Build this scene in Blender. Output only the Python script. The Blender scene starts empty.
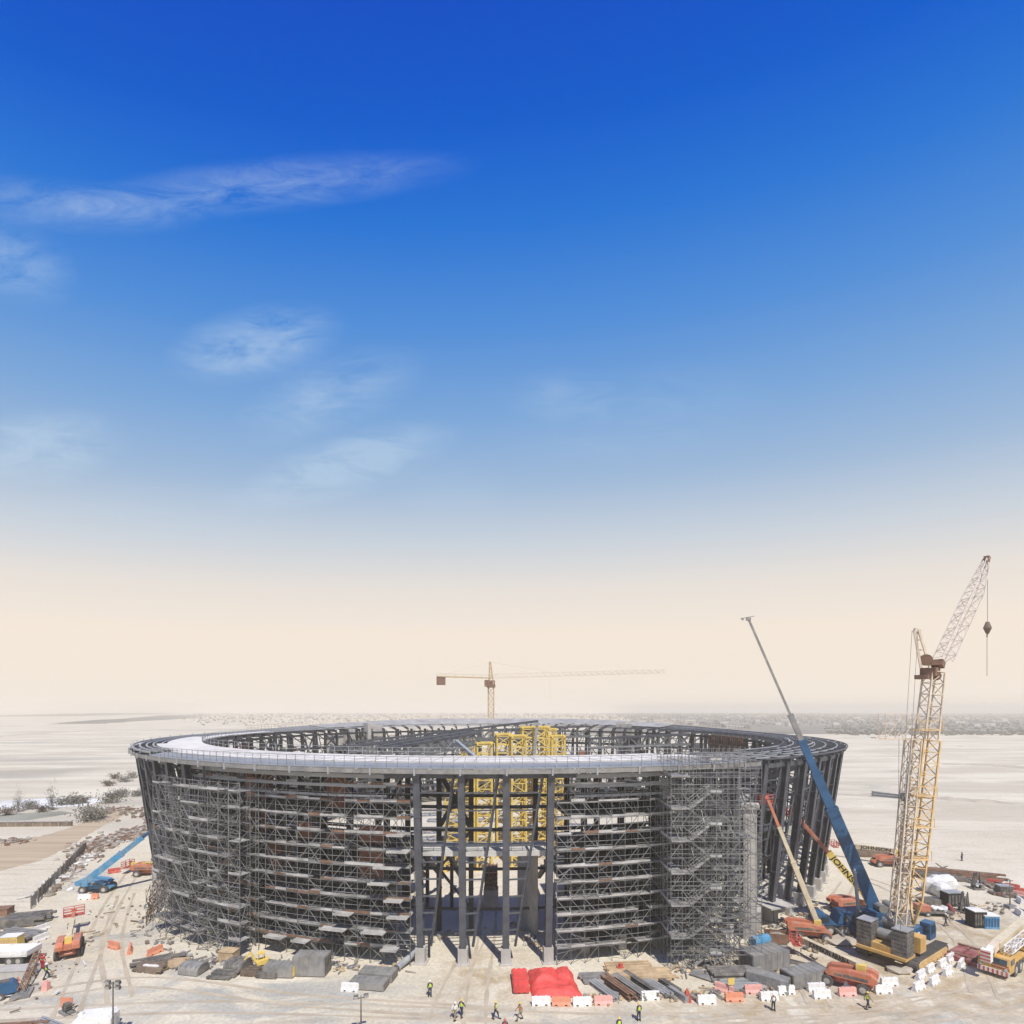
import bpy, bmesh, math, random
from mathutils import Vector, Matrix
rnd = random.Random(7)
R_ = math.radians
sin, cos, pi = math.sin, math.cos, math.pi
scene = bpy.context.scene
COL = scene.collection
F, HOR, CX, H = 552.0, 709.0, 512.0, 30.0
V = Vector

def P(px, py, z=0.0):
    """ground (or height z) point seen at a pixel of the photograph"""
    d = F * (H - z) / (py - HOR)
    return V(((px - CX) / F * d, d, z))
def Q(px, py, d):
    return V(((px - CX) / F * d, d, H - (py - HOR) * d / F))

# ------------------------------------------------------------------ camera
cam = bpy.data.cameras.new('camera'); co = bpy.data.objects.new('camera', cam); COL.objects.link(co)
co.location = (0, 0, H); co.rotation_euler = (R_(90), 0, 0)
cam.sensor_width = 36; cam.lens = F / 1024 * 36; cam.shift_y = (HOR - 512) / 1024
cam.clip_start = 0.5; cam.clip_end = 30000
scene.camera = co
scene.view_settings.view_transform = 'Standard'; scene.view_settings.look = 'None'
scene.view_settings.exposure = 0.09; scene.view_settings.gamma = 1
scene.cycles.use_denoising = True
scene.cycles.max_bounces = 6; scene.cycles.volume_bounces = 1
scene.cycles.transparent_max_bounces = 8

# ------------------------------------------------------------------ materials
DUSTY = {'orange_paint', 'amber_paint', 'light_blue_paint', 'counterweight', 'formwork_grey', 'formwork_dark', 'cream_paint', 'machine_grey', 'dark_red_paint', 'white_plastic', 'orange_plastic', 'red_paint'}
def mat(name, col, rough=0.7, metal=0.0, var=0.25, scale=1.2, bump=0.0, spec=0.3, col2=None, detail=6):
    m = bpy.data.materials.new(name); m.use_nodes = True
    nt = m.node_tree; b = nt.nodes['Principled BSDF']
    b.inputs['Roughness'].default_value = rough; b.inputs['Metallic'].default_value = metal
    b.inputs['Specular IOR Level'].default_value = spec
    tc = nt.nodes.new('ShaderNodeTexCoord'); n = nt.nodes.new('ShaderNodeTexNoise')
    n.inputs['Scale'].default_value = scale; n.inputs['Detail'].default_value = detail; n.inputs['Roughness'].default_value = 0.65
    nt.links.new(tc.outputs['Object'], n.inputs['Vector'])
    r = nt.nodes.new('ShaderNodeValToRGB'); r.color_ramp.elements[0].position = 0.3; r.color_ramp.elements[1].position = 0.7
    c2 = col2 or [min(1, c * (1 + var)) for c in col]
    c1 = [c * (1 - var) for c in col]
    r.color_ramp.elements[0].color = (*c1, 1); r.color_ramp.elements[1].color = (*c2, 1)
    nt.links.new(n.outputs['Fac'], r.inputs['Fac']); outc = r.outputs['Color']
    if name in DUSTY:
        n2 = nt.nodes.new('ShaderNodeTexNoise'); n2.inputs['Scale'].default_value = 1.1; n2.inputs['Detail'].default_value = 10; n2.inputs['Roughness'].default_value = .7; n2.inputs['Distortion'].default_value = .6
        nt.links.new(tc.outputs['Object'], n2.inputs['Vector'])
        r2 = nt.nodes.new('ShaderNodeValToRGB'); r2.color_ramp.elements[0].position = .42; r2.color_ramp.elements[1].position = .72; r2.color_ramp.elements[0].color = (.06, .06, .06, 1); r2.color_ramp.elements[1].color = (.6, .6, .6, 1)
        nt.links.new(n2.outputs['Fac'], r2.inputs['Fac']); mx = nt.nodes.new('ShaderNodeMixRGB'); nt.links.new(r2.outputs['Color'], mx.inputs[0]); nt.links.new(outc, mx.inputs[1]); mx.inputs[2].default_value = (.40, .345, .265, 1); outc = mx.outputs[0]
    nt.links.new(outc, b.inputs['Base Color'])
    if bump:
        bp = nt.nodes.new('ShaderNodeBump'); bp.inputs['Strength'].default_value = bump
        nt.links.new(n.outputs['Fac'], bp.inputs['Height']); nt.links.new(bp.outputs['Normal'], b.inputs['Normal'])
    return m
M = {
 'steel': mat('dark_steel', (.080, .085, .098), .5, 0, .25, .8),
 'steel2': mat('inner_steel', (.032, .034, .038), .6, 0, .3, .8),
 'pale_steel': mat('pale_steel', (.34, .35, .36), .5, .2, .25, .6),
 'roof': mat('roof_membrane', (.62, .59, .545), .7, 0, .22, .35),
 'sheet': mat('gutter_sheet', (.27, .28, .29), .45, .2, .15, .5),
 'decking': mat('metal_decking', (.34, .33, .31), .6, .1, .3, .3),
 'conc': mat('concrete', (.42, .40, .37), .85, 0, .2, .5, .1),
 'conc_dk': mat('shade_dark_blockwork', (.022, .022, .023), .9, 0, .4, .4),  # blockwork, interior shade put into its near-black colour
 'slab': mat('shade_dark_slab', (.07, .069, .068), .9, 0, .3, .5),  # slabs, also darkened in colour for the shade inside
 'truss': mat('truss_steel', (.15, .155, .16), .55, 0, .35, .6),
 'brick': mat('terracotta_block', (.34, .15, .095), .9, 0, .45, .5),
 'tube': mat('scaffold_tube', (.22, .22, .22), .5, .3, .6, .22),
 'rust_tube': mat('rusty_tube', (.28, .18, .12), .8, 0, .4, .6),
 'board': mat('scaffold_board', (.27, .262, .25), .85, 0, .6, .3),
 'toe': mat('toe_board', (.37, .36, .345), .8, 0, .6, .3),
 'yellow': mat('yellow_paint', (.70, .52, .14), .5, 0, .2, .8),
 'crane_y': mat('crane_yellow', (.62, .43, .20), .5, 0, .22, .6),
 'crane_pale': mat('crane_cream', (.62, .52, .40), .5, 0, .2, .6),
 'amber': mat('amber_paint', (.58, .34, .08), .5, 0, .22, .8),
 'bridge': mat('bridge_deck', (.52, .51, .48), .75, 0, .2, .6),
 'cream': mat('cream_paint', (.62, .54, .38), .5, 0, .2, .8),
 'orange': mat('orange_paint', (.50, .14, .07), .45, 0, .25, .9),
 'red': mat('red_paint', (.52, .055, .04), .5, 0, .3, .9),
 'dkred': mat('dark_red_paint', (.22, .03, .035), .6, 0, .4, .8),
 'blue': mat('blue_paint', (.03, .098, .20), .4, 0, .3, .5),
 'ltblue': mat('light_blue_paint', (.03, .25, .48), .4, 0, .2, .6),
 'black': mat('black_rubber', (.025, .025, .025), .8, 0, .3, 1),
 'tyre': mat('dusty_tyre', (.10, .095, .09), .9, 0, .3, 1),
 'rim': mat('wheel_rim', (.45, .42, .38), .6, 0, .3, 1),
 'cw': mat('counterweight', (.065, .065, .068), .7, 0, .4, .8),
 'grey': mat('machine_grey', (.22, .225, .23), .6, .2, .35, .7),
 'form': mat('formwork_grey', (.24, .245, .25), .6, .2, .35, .6),
 'formd': mat('formwork_dark', (.09, .09, .095), .7, .1, .4, .6),
 'glass': mat('cab_glass', (.03, .05, .07), .1, 0, .2, 1, 0, .6),
 'white': mat('white_plastic', (.80, .80, .79), .5, 0, .06, 1.2),
 'porange': mat('orange_plastic', (.72, .26, .15), .5, 0, .15, 1.2),
 'pink': mat('faded_red_plastic', (.72, .38, .33), .55, 0, .15, 1.2),
 'tarp': mat('red_tarpaulin', (.62, .08, .07), .6, 0, .25, .5, .15),
 'bag': mat('white_bag_cloth', (.66, .66, .65), .8, 0, .15, .8, .2),
 'wood': mat('timber', (.46, .34, .21), .85, 0, .35, .8),
 'dkwood': mat('weathered_timber', (.19, .145, .11), .9, 0, .4, .8),
 'rust': mat('rusty_steel', (.21, .125, .085), .85, .1, .4, .9),
 'rock': mat('rubble_stone', (.30, .26, .22), .95, 0, .4, .6),
 'leaf': mat('dusty_leaf', (.16, .15, .12), .9, 0, .4, 2),
 'leafd': mat('dry_leaf', (.13, .10, .075), .9, 0, .4, 2),
 'far': mat('far_scrub', (.10, .10, .085), .95, 0, .4, .01),
 'bark': mat('bark', (.13, .10, .08), .9, 0, .3, 2),
 'skin': mat('skin', (.28, .15, .09), .6, 0, .1, 4),
 'navy': mat('navy_cloth', (.03, .04, .07), .85, 0, .3, 4),
 'khaki': mat('khaki_cloth', (.25, .2, .14), .85, 0, .3, 4),
 'hivis': mat('hivis_yellow', (.50, .68, .06), .7, 0, .15, 4),
 'hiorange': mat('hivis_orange', (.78, .22, .05), .7, 0, .15, 4),
 'hired': mat('red_cloth', (.50, .02, .035), .8, 0, .2, 4),
 'whitecloth': mat('white_cloth', (.7, .7, .68), .8, 0, .1, 4),
 'wire': mat('steel_rope', (.10, .095, .09), .7, .3, .2, 1),
 'lamp': mat('lamp_glass', (.5, .5, .5), .2, 0, .1, 2, 0, .6),
}

# ------------------------------------------------------------------ mesh builder
class MB:
    def __init__(s):
        s.v = []; s.f = []; s.m = []; s.mi = 0; s.X = Matrix.Identity(4)
    def add(s, vs, fs):
        o = len(s.v); s.v += [s.X @ V(p) for p in vs]
        s.f += [tuple(i + o for i in f) for f in fs]; s.m += [s.mi] * len(fs)
    def box(s, c, d, rz=0, tilt=None):
        c = V(c); hx, hy, hz = d[0] / 2, d[1] / 2, d[2] / 2
        m = Matrix.Rotation(rz, 3, 'Z')
        if tilt: m = m @ Matrix.Rotation(tilt, 3, 'Y')
        vs = [c + m @ V((x, y, z)) for z in (-hz, hz) for x, y in ((-hx, -hy), (hx, -hy), (hx, hy), (-hx, hy))]
        s.add(vs, [(3, 2, 1, 0), (4, 5, 6, 7), (0, 1, 5, 4), (1, 2, 6, 5), (2, 3, 7, 6), (3, 0, 4, 7)])
    def bar(s, a, b, w, h=None, w2=None, h2=None, up=(0, 0, 1)):
        a = V(a); b = V(b); h = h or w; w2 = w2 or w; h2 = h2 or h
        d = (b - a)
        if d.length < 1e-6: return
        d.normalize(); sx = d.cross(V(up))
        if sx.length < 1e-3: sx = d.cross(V((0, 1, 0)))
        sx.normalize(); u = sx.cross(d)
        vs = []
        for p, ww, hh in ((a, w, h), (b, w2, h2)):
            vs += [p - sx * ww / 2 - u * hh / 2, p + sx * ww / 2 - u * hh / 2, p + sx * ww / 2 + u * hh / 2, p - sx * ww / 2 + u * hh / 2]
        s.add(vs, [(0, 1, 2, 3), (7, 6, 5, 4), (0, 4, 5, 1), (1, 5, 6, 2), (2, 6, 7, 3), (3, 7, 4, 0)])
    def tube(s, a, b, r, n=8, r2=None, cap=True):
        a = V(a); b = V(b); r2 = r if r2 is None else r2
        d = (b - a).normalized(); sx = d.cross(V((0, 0, 1)))
        if sx.length < 1e-3: sx = V((1, 0, 0))
        sx.normalize(); u = sx.cross(d)
        vs = []
        for p, rr in ((a, r), (b, r2)):
            vs += [p + (sx * cos(2 * pi * k / n) + u * sin(2 * pi * k / n)) * rr for k in range(n)]
        fs = [(k, (k + 1) % n, n + (k + 1) % n, n + k) for k in range(n)]
        if cap: fs += [tuple(range(n - 1, -1, -1)), tuple(range(n, 2 * n))]
        s.add(vs, fs)
    def prism(s, poly, axis, t0, t1):
        """poly of 2-D points, extruded along axis 'x','y','z'"""
        n = len(poly); vs = []
        for t in (t0, t1):
            for p, q in poly:
                vs.append({'x': (t, p, q), 'y': (p, t, q), 'z': (p, q, t)}[axis])
        s.add(vs, [tuple(range(n - 1, -1, -1)), tuple(range(n, 2 * n))] + [(k, (k + 1) % n, n + (k + 1) % n, n + k) for k in range(n)])
    def arc(s, prof, a0, a1, step=2.0, rise=None):
        """closed profile [(R,z)...] swept round the local Z axis, angles in degrees from -Y towards +X"""
        n = max(1, int(round(abs(a1 - a0) / step))); k = len(prof); vs = []
        full = abs(abs(a1 - a0) - 360) < 1e-6
        for i in range(n + (0 if full else 1)):
            a = a0 + (a1 - a0) * i / n
            for r, z in prof:
                vs.append((r * sin(R_(a)), -r * cos(R_(a)), z + (rise(a, r) if rise else 0)))
        cnt = n if full else n + 1
        fs = []
        for i in range(n):
            j = (i + 1) % cnt
            for q in range(k):
                q2 = (q + 1) % k
                fs.append((i * k + q, j * k + q, j * k + q2, i * k + q2))
        if not full:
            fs += [tuple(range(k)), tuple(range((cnt - 1) * k + k - 1, (cnt - 1) * k - 1, -1))]
        s.add(vs, fs)
    def lattice(s, p0, p1, w, n, rc, rl, w2=None, up=(0, 1, 0)):
        p0 = V(p0); p1 = V(p1); w2 = w if w2 is None else w2
        d = (p1 - p0).normalized(); sx = d.cross(V(up)).normalized(); u = sx.cross(d)
        def ring(i):
            t = i / n; ww = (w + (w2 - w) * t) / 2; c = p0.lerp(p1, t)
            return [c - sx * ww - u * ww, c + sx * ww - u * ww, c + sx * ww + u * ww, c - sx * ww + u * ww]
        prev = ring(0)
        for i in range(1, n + 1):
            cur = ring(i)
            for k in range(4):
                k2 = (k + 1) % 4
                s.bar(prev[k], cur[k], rc)
                if i % 2: s.bar(prev[k], cur[k2], rl)
                else: s.bar(prev[k2], cur[k], rl)
                s.bar(cur[k], cur[k2], rl)
            prev = cur
    def rock(s, c, r, g=rnd):
        c = V(c); t = (1 + 5 ** .5) / 2
        base = [(-1, t, 0), (1, t, 0), (-1, -t, 0), (1, -t, 0), (0, -1, t), (0, 1, t), (0, -1, -t), (0, 1, -t), (t, 0, -1), (t, 0, 1), (-t, 0, -1), (-t, 0, 1)]
        fs = [(0, 11, 5), (0, 5, 1), (0, 1, 7), (0, 7, 10), (0, 10, 11), (1, 5, 9), (5, 11, 4), (11, 10, 2), (10, 7, 6), (7, 1, 8), (3, 9, 4), (3, 4, 2), (3, 2, 6), (3, 6, 8), (3, 8, 9), (4, 9, 5), (2, 4, 11), (6, 2, 10), (8, 6, 7), (9, 8, 1)]
        sx, sy, sz = g.uniform(.7, 1.3), g.uniform(.7, 1.3), g.uniform(.45, .9)
        vs = []
        for p in base:
            q = V(p).normalized() * r * g.uniform(.75, 1.2); vs.append(c + V((q.x * sx, q.y * sy, q.z * sz)))
        s.add(vs, fs)
    def mesh(s, name, mats, smooth=False, off=None):
        me = bpy.data.meshes.new(name)
        vs = [p - off for p in s.v] if off is not None else s.v
        me.from_pydata([tuple(p) for p in vs], [], s.f)
        for m in (mats if isinstance(mats, (list, tuple)) else [mats]): me.materials.append(M[m] if isinstance(m, str) else m)
        if any(s.m): me.polygons.foreach_set('material_index', s.m)
        if smooth: me.polygons.foreach_set('use_smooth', [True] * len(me.polygons))
        me.update(); return me

def link(name, data, parent=None):
    o = bpy.data.objects.new(name, data); COL.objects.link(o)
    if parent: o.parent = parent
    return o
def tag(o, label=None, cat=None, group=None, kind=None):
    if label: o['label'] = label
    if cat: o['category'] = cat
    if group: o['group'] = group
    if kind: o['kind'] = kind
    return o
def T(name, label, cat, loc=(0, 0, 0), rz=0, group=None):
    o = link(name, None); o.location = loc; o.rotation_euler = (0, 0, rz); o.empty_display_size = .5
    return tag(o, label, cat, group)
def part(name, mb, m, parent, smooth=False, world=False, label=None, kind=None):
    me = mb.mesh(name, m, smooth, V(parent.location) if world else None)
    return tag(link(name, me, parent), label, None, None, kind)
def single(name, mb, m, label, cat, loc=(0, 0, 0), rz=0, group=None, smooth=False, kind=None, world=False):
    me = mb.mesh(name, m, smooth, V(loc) if world else None)
    o = link(name, me); o.location = loc; o.rotation_euler = (0, 0, rz)
    return tag(o, label, cat, group, kind)
def kids(o): return [c for c in o.children]
def dup(o, parent=None, loc=None, rz=None, label=None):
    ch = kids(o); c = o.copy(); COL.objects.link(c)
    c.parent = parent
    if loc is not None: c.location = loc
    if rz is not None: c.rotation_euler = (0, 0, rz)
    if label: c['label'] = label
    for k in ch: dup(k, c)
    return c
def structure(name, mb, m, smooth=False):
    o = link(name, mb.mesh(name, m, smooth)); o['kind'] = 'structure'; return o

# ------------------------------------------------------------------ sky and sun
SUN_AZ = V((0.34, -0.94, 0)).normalized(); SUN_EL = R_(58)
sd = bpy.data.lights.new('sun', 'SUN'); so = link('sun', sd)
sd.energy = 4.7; sd.angle = R_(.5); sd.color = (1, .95, .87)
sv = V((SUN_AZ.x * cos(SUN_EL), SUN_AZ.y * cos(SUN_EL), sin(SUN_EL)))
so.rotation_euler = sv.to_track_quat('Z', 'Y').to_euler(); so.location = (60, -100, 200)
w = bpy.data.worlds.new('World'); scene.world = w; w.use_nodes = True
nt = w.node_tree; N = nt.nodes; L = nt.links
bg = N['Background']
def srgb(c): return [((x / 255 + .055) / 1.055) ** 2.4 if x > 10 else x / 255 / 12.92 for x in c]
tc = N.new('ShaderNodeTexCoord'); sep = N.new('ShaderNodeSeparateXYZ'); L.new(tc.outputs['Generated'], sep.inputs[0])
ramp = N.new('ShaderNodeValToRGB'); cr = ramp.color_ramp
stops = [(0.0, (238, 227, 214)), (.034, (238, 227, 213)), (.13, (240, 227, 212)), (.21, (227, 220, 213)), (.29, (196, 205, 215)), (.38, (154, 181, 212)),
         (.47, (120, 163, 212)), (.57, (78, 139, 211)), (.66, (34, 114, 207)), (.73, (0, 90, 201)), (.80, (0, 74, 192)), (1, (0, 58, 150))]
while len(cr.elements) < len(stops): cr.elements.new(.5)
for e, (p, c) in zip(cr.elements, stops): e.position = p; e.color = (*srgb(c), 1)

sky = N.new('ShaderNodeTexSky'); sky.sky_type = 'NISHITA'; sky.sun_disc = False
sky.sun_elevation = SUN_EL; sky.sun_rotation = math.atan2(SUN_AZ.x, SUN_AZ.y); sky.ozone_density = 3; sky.dust_density = 1.5
def mth(op, a, b=None, c=None):
    n = N.new('ShaderNodeMath'); n.operation = op
    for i, x in enumerate((a, b, c)):
        if x is None: continue
        if isinstance(x, (int, float)): n.inputs[i].default_value = x
        else: L.new(x, n.inputs[i])
    return n.outputs[0]
x_ = sep.outputs['X']; kx = mth('SUBTRACT', mth('ADD', 1, mth('MULTIPLY', mth('MULTIPLY', x_, x_), .26)), mth('MULTIPLY', x_, .07))
L.new(mth('MULTIPLY', sep.outputs['Z'], kx), ramp.inputs[0])
skm = N.new('ShaderNodeVectorMath'); skm.operation = 'SCALE'; skm.inputs[3].default_value = .085; L.new(sky.outputs[0], skm.inputs[0])
mixs = N.new('ShaderNodeMixRGB'); mixs.inputs[0].default_value = .02; L.new(ramp.outputs[0], mixs.inputs[1]); L.new(skm.outputs[0], mixs.inputs[2])
# wispy clouds: soft patches of direction broken up by stretched noise
yy = mth('MAXIMUM', sep.outputs['Y'], .02)
u = mth('DIVIDE', sep.outputs['X'], yy); v = mth('DIVIDE', sep.outputs['Z'], yy)
comb = N.new('ShaderNodeCombineXYZ'); L.new(u, comb.inputs[0]); L.new(v, comb.inputs[1])
mp = N.new('ShaderNodeMapping'); mp.inputs['Rotation'].default_value = (0, 0, R_(-14)); mp.inputs['Scale'].default_value = (3.4, 11, 1)
L.new(comb.outputs[0], mp.inputs[0])
nz = N.new('ShaderNodeTexNoise'); nz.inputs['Scale'].default_value = 2.2; nz.inputs['Detail'].default_value = 12; nz.inputs['Roughness'].default_value = .68
nz.inputs['Distortion'].default_value = .7; L.new(mp.outputs[0], nz.inputs[0])
wisp = mth('MULTIPLY', mth('MAXIMUM', mth('SUBTRACT', nz.outputs[0], .33), 0), 1.75)
tot = None
for px, py, rx, ry, rot, amp in [(260, 186, 230, 32, -6, .55), (60, 205, 150, 30, 6, .5), (10, 262, 80, 46, 20, .55), (255, 343, 100, 42, -12, .95), (40, 447, 100, 44, -6, 1.0),
                                 (330, 395, 110, 42, -20, .65), (345, 466, 130, 36, -17, 1.1), (560, 395, 70, 30, 0, .35), (450, 490, 70, 40, 0, .25), (120, 520, 220, 40, 0, .3), (640, 420, 160, 60, -12, .2)]:
    cu, cv, a = (px - CX) / F, (HOR - py) / F, R_(-rot)
    du = mth('SUBTRACT', u, cu); dv = mth('SUBTRACT', v, cv)
    e1 = mth('DIVIDE', mth('ADD', mth('MULTIPLY', du, cos(a)), mth('MULTIPLY', dv, sin(a))), rx / F)
    e2 = mth('DIVIDE', mth('SUBTRACT', mth('MULTIPLY', dv, cos(a)), mth('MULTIPLY', du, sin(a))), ry / F)
    q = mth('MAXIMUM', mth('SUBTRACT', 1, mth('ADD', mth('MULTIPLY', e1, e1), mth('MULTIPLY', e2, e2))), 0)
    q = mth('MULTIPLY', mth('POWER', q, 1.5), amp)
    tot = q if tot is None else mth('ADD', tot, q)
cf = mth('MINIMUM', mth('MULTIPLY', tot, wisp), .36)
front = mth('GREATER_THAN', sep.outputs['Y'], .05)
mixc = N.new('ShaderNodeMixRGB'); L.new(mth('MULTIPLY', cf, front), mixc.inputs[0]); L.new(mixs.outputs[0], mixc.inputs[1]); mixc.inputs[2].default_value = (*srgb((196, 216, 232)), 1)
L.new(mixc.outputs[0], bg.inputs[0]); bg.inputs[1].default_value = 1.0

# ------------------------------------------------------------------ ground
def ground_mat():
    m = bpy.data.materials.new('sand_ground'); m.use_nodes = True; nt = m.node_tree; N = nt.nodes; L = nt.links; b = N['Principled BSDF']
    b.inputs['Roughness'].default_value = .95; b.inputs['Specular IOR Level'].default_value = .1
    tc = N.new('ShaderNodeTexCoord')
    def noise(sc, det=6, sx=1, sy=1, dist=0, rot=0):
        mp = N.new('ShaderNodeMapping'); mp.inputs['Scale'].default_value = (sx, sy, 1); mp.inputs['Rotation'].default_value = (0, 0, rot); L.new(tc.outputs['Object'], mp.inputs[0])
        n = N.new('ShaderNodeTexNoise'); n.inputs['Scale'].default_value = sc; n.inputs['Detail'].default_value = det; n.inputs['Roughness'].default_value = .6
        n.inputs['Distortion'].default_value = dist; L.new(mp.outputs[0], n.inputs[0]); return n.outputs[0]
    def rmp(x, a, b_, c1, c2):
        r = N.new('ShaderNodeValToRGB'); e = r.color_ramp.elements; e[0].position = a; e[1].position = b_; e[0].color = (*c1, 1); e[1].color = (*c2, 1); L.new(x, r.inputs[0]); return r.outputs[0]
    def mix(fac, a, c, mode='MIX'):
        x = N.new('ShaderNodeMixRGB'); x.blend_type = mode
        for i, s in enumerate((fac, a, c)):
            if isinstance(s, (int, float)): x.inputs[i].default_value = s
            elif isinstance(s, tuple): x.inputs[i].default_value = (*s, 1)
            else: L.new(s, x.inputs[i])
        return x.outputs[0]
    W1, B1 = (1, 1, 1), (0, 0, 0)
    base = mix(rmp(noise(.02, 5), .35, .65, B1, W1), (.59, .53, .415), (.68, .63, .52))
    base = mix(mth2(N, L, rmp(noise(.25, 8), .45, .75, B1, W1), .5), base, (.49, .425, .31))
    # far flats: long pale and grey streaks
    sp = N.new('ShaderNodeSeparateXYZ'); L.new(tc.outputs['Object'], sp.inputs[0])
    far = N.new('ShaderNodeMapRange'); far.inputs[1].default_value = 100; far.inputs[2].default_value = 170; L.new(sp.outputs[1], far.inputs[0])
    st = mix(rmp(noise(.03, 6, .35, 1.6, .6), .42, .60, B1, W1), (.51, .46, .36), (.67, .62, .50))
    st = mix(mth2(N, L, rmp(noise(.006, 5, .5, 2.0, 1), .56, .68, B1, W1), .7), st, (.33, .305, .26))
    st = mix(mth2(N, L, rmp(noise(.02, 8, 1, 1.4, 1.5), .58, .66, B1, W1), .6), st, (.40, .385, .34))
    st = mix(mth2(N, L, rmp(noise(.35, 8), .60, .70, B1, W1), .45), st, (.36, .32, .26))
    base = mix(far.outputs[0], base, st)
    # grey damp or trafficked patches on the site
    def blob(x, y, rx, ry, seed):
        mp = N.new('ShaderNodeMapping'); mp.inputs['Location'].default_value = (-x / rx, -y / ry, 0); mp.inputs['Scale'].default_value = (1 / rx, 1 / ry, 0); L.new(tc.outputs['Object'], mp.inputs[0])
        ln = N.new('ShaderNodeVectorMath'); ln.operation = 'LENGTH'; L.new(mp.outputs[0], ln.inputs[0])
        mr = N.new('ShaderNodeMapRange'); mr.inputs[1].default_value = 1; mr.inputs[2].default_value = .2; L.new(ln.outputs[1], mr.inputs[0]); return mr.outputs[0]
    n2 = rmp(noise(.16, 9, .6, 1.3, 1.2), .44, .60, B1, W1)
    for k, (px, py, rx, ry) in enumerate([(220, 985, 24, 9), (120, 935, 12, 16), (100, 880, 14, 12), (560, 1018, 60, 3), (20, 990, 14, 8), (900, 1005, 24, 6), (330, 1000, 18, 6)]):
        p = P(px, py); base = mix(mul(N, L, mul(N, L, blob(p.x, p.y, rx, ry, k), n2), .9), base, (.37, .37, .345))
    for k, (px, py, rx, ry) in enumerate([(490, 975, 10, 9), (860, 975, 26, 10), (960, 930, 18, 16), (800, 1010, 30, 6), (1000, 990, 16, 8)]):
        p = P(px, py); base = mix(mul(N, L, mul(N, L, blob(p.x, p.y, rx, ry, k), rmp(noise(.3, 8, 1, 1, .8), .38, .62, B1, W1)), .9), base, (.40, .315, .20))
    # wheel tracks
    wv = N.new('ShaderNodeTexWave'); wv.inputs['Scale'].default_value = .10; wv.inputs['Distortion'].default_value = 7; wv.inputs['Detail'].default_value = 3; wv.inputs['Detail Scale'].default_value = .6
    mpw = N.new('ShaderNodeMapping'); mpw.inputs['Rotation'].default_value = (0, 0, R_(82)); L.new(tc.outputs['Object'], mpw.inputs[0]); L.new(mpw.outputs[0], wv.inputs[0])
    base = mix(mul(N, L, mul(N, L, rmp(wv.outputs[1], .80, .97, B1, W1), rmp(noise(.07, 4), .5, .62, B1, W1)), .5), base, (.40, .345, .27))
    fine = rmp(noise(2.5, 8), .3, .7, (.78, .78, .78), (1.08, 1.08, 1.08))
    base = mix(1.0, base, fine, 'MULTIPLY')
    L.new(base, b.inputs['Base Color'])
    bp = N.new('ShaderNodeBump'); bp.inputs['Strength'].default_value = .35; bp.inputs['Distance'].default_value = .25; L.new(noise(.9, 9), bp.inputs['Height']); L.new(bp.outputs[0], b.inputs['Normal'])
    return m
def mul(N, L, a, k):
    n = N.new('ShaderNodeMath'); n.operation = 'MULTIPLY'; L.new(a, n.inputs[0])
    if isinstance(k, (int, float)): n.inputs[1].default_value = k
    else: L.new(k, n.inputs[1])
    return n.outputs[0]
def mth2(N, L, a, k): return mul(N, L, a, k)
M['ground'] = ground_mat()
mb = MB(); G = 9000
mb.add([(-G, -400, 0), (G, -400, 0), (G, G, 0), (-G, G, 0)], [(0, 1, 2, 3)])
structure('ground', mb, 'ground')
M['road'] = mat('dirt_road', (.42, .335, .235), .95, 0, .22, .25, .1, .1)
nt_ = M['road'].node_tree
for n in nt_.nodes:
    if n.type == 'TEX_NOISE':
        mp = nt_.nodes.new('ShaderNodeMapping'); mp.inputs['Rotation'].default_value = (0, 0, R_(-33)); mp.inputs['Scale'].default_value = (.12, 2.2, 1)
        src = n.inputs[0].links[0].from_socket; nt_.links.new(src, mp.inputs[0]); nt_.links.new(mp.outputs[0], n.inputs[0])
lo = [(-60, 890), (0, 871), (40, 861), (70, 846), (96, 830), (118, 818), (136, 809)]
hi = [(-60, 848), (0, 843), (40, 836), (66, 829), (88, 820), (108, 812), (130, 806)]
def jag_(l, seed):
    g = random.Random(seed); o = []
    for a, b in zip(l, l[1:]):
        for k in range(8): t = k / 8; o.append((a[0] + (b[0] - a[0]) * t + g.uniform(-1, 1), a[1] + (b[1] - a[1]) * t + g.uniform(-.5, .5)))
    return o + [l[-1]]
lo, hi = jag_(lo, 1), jag_(hi, 2)
mb = MB(); vs = [P(*p) + V((0, 0, .012)) for p in lo] + [P(*p) + V((0, 0, .012)) for p in hi]; n = len(lo)
mb.add(vs, [(k, k + 1, n + k + 1, n + k) for k in range(n - 1)])
structure('dirt_road', mb, 'road')

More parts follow.
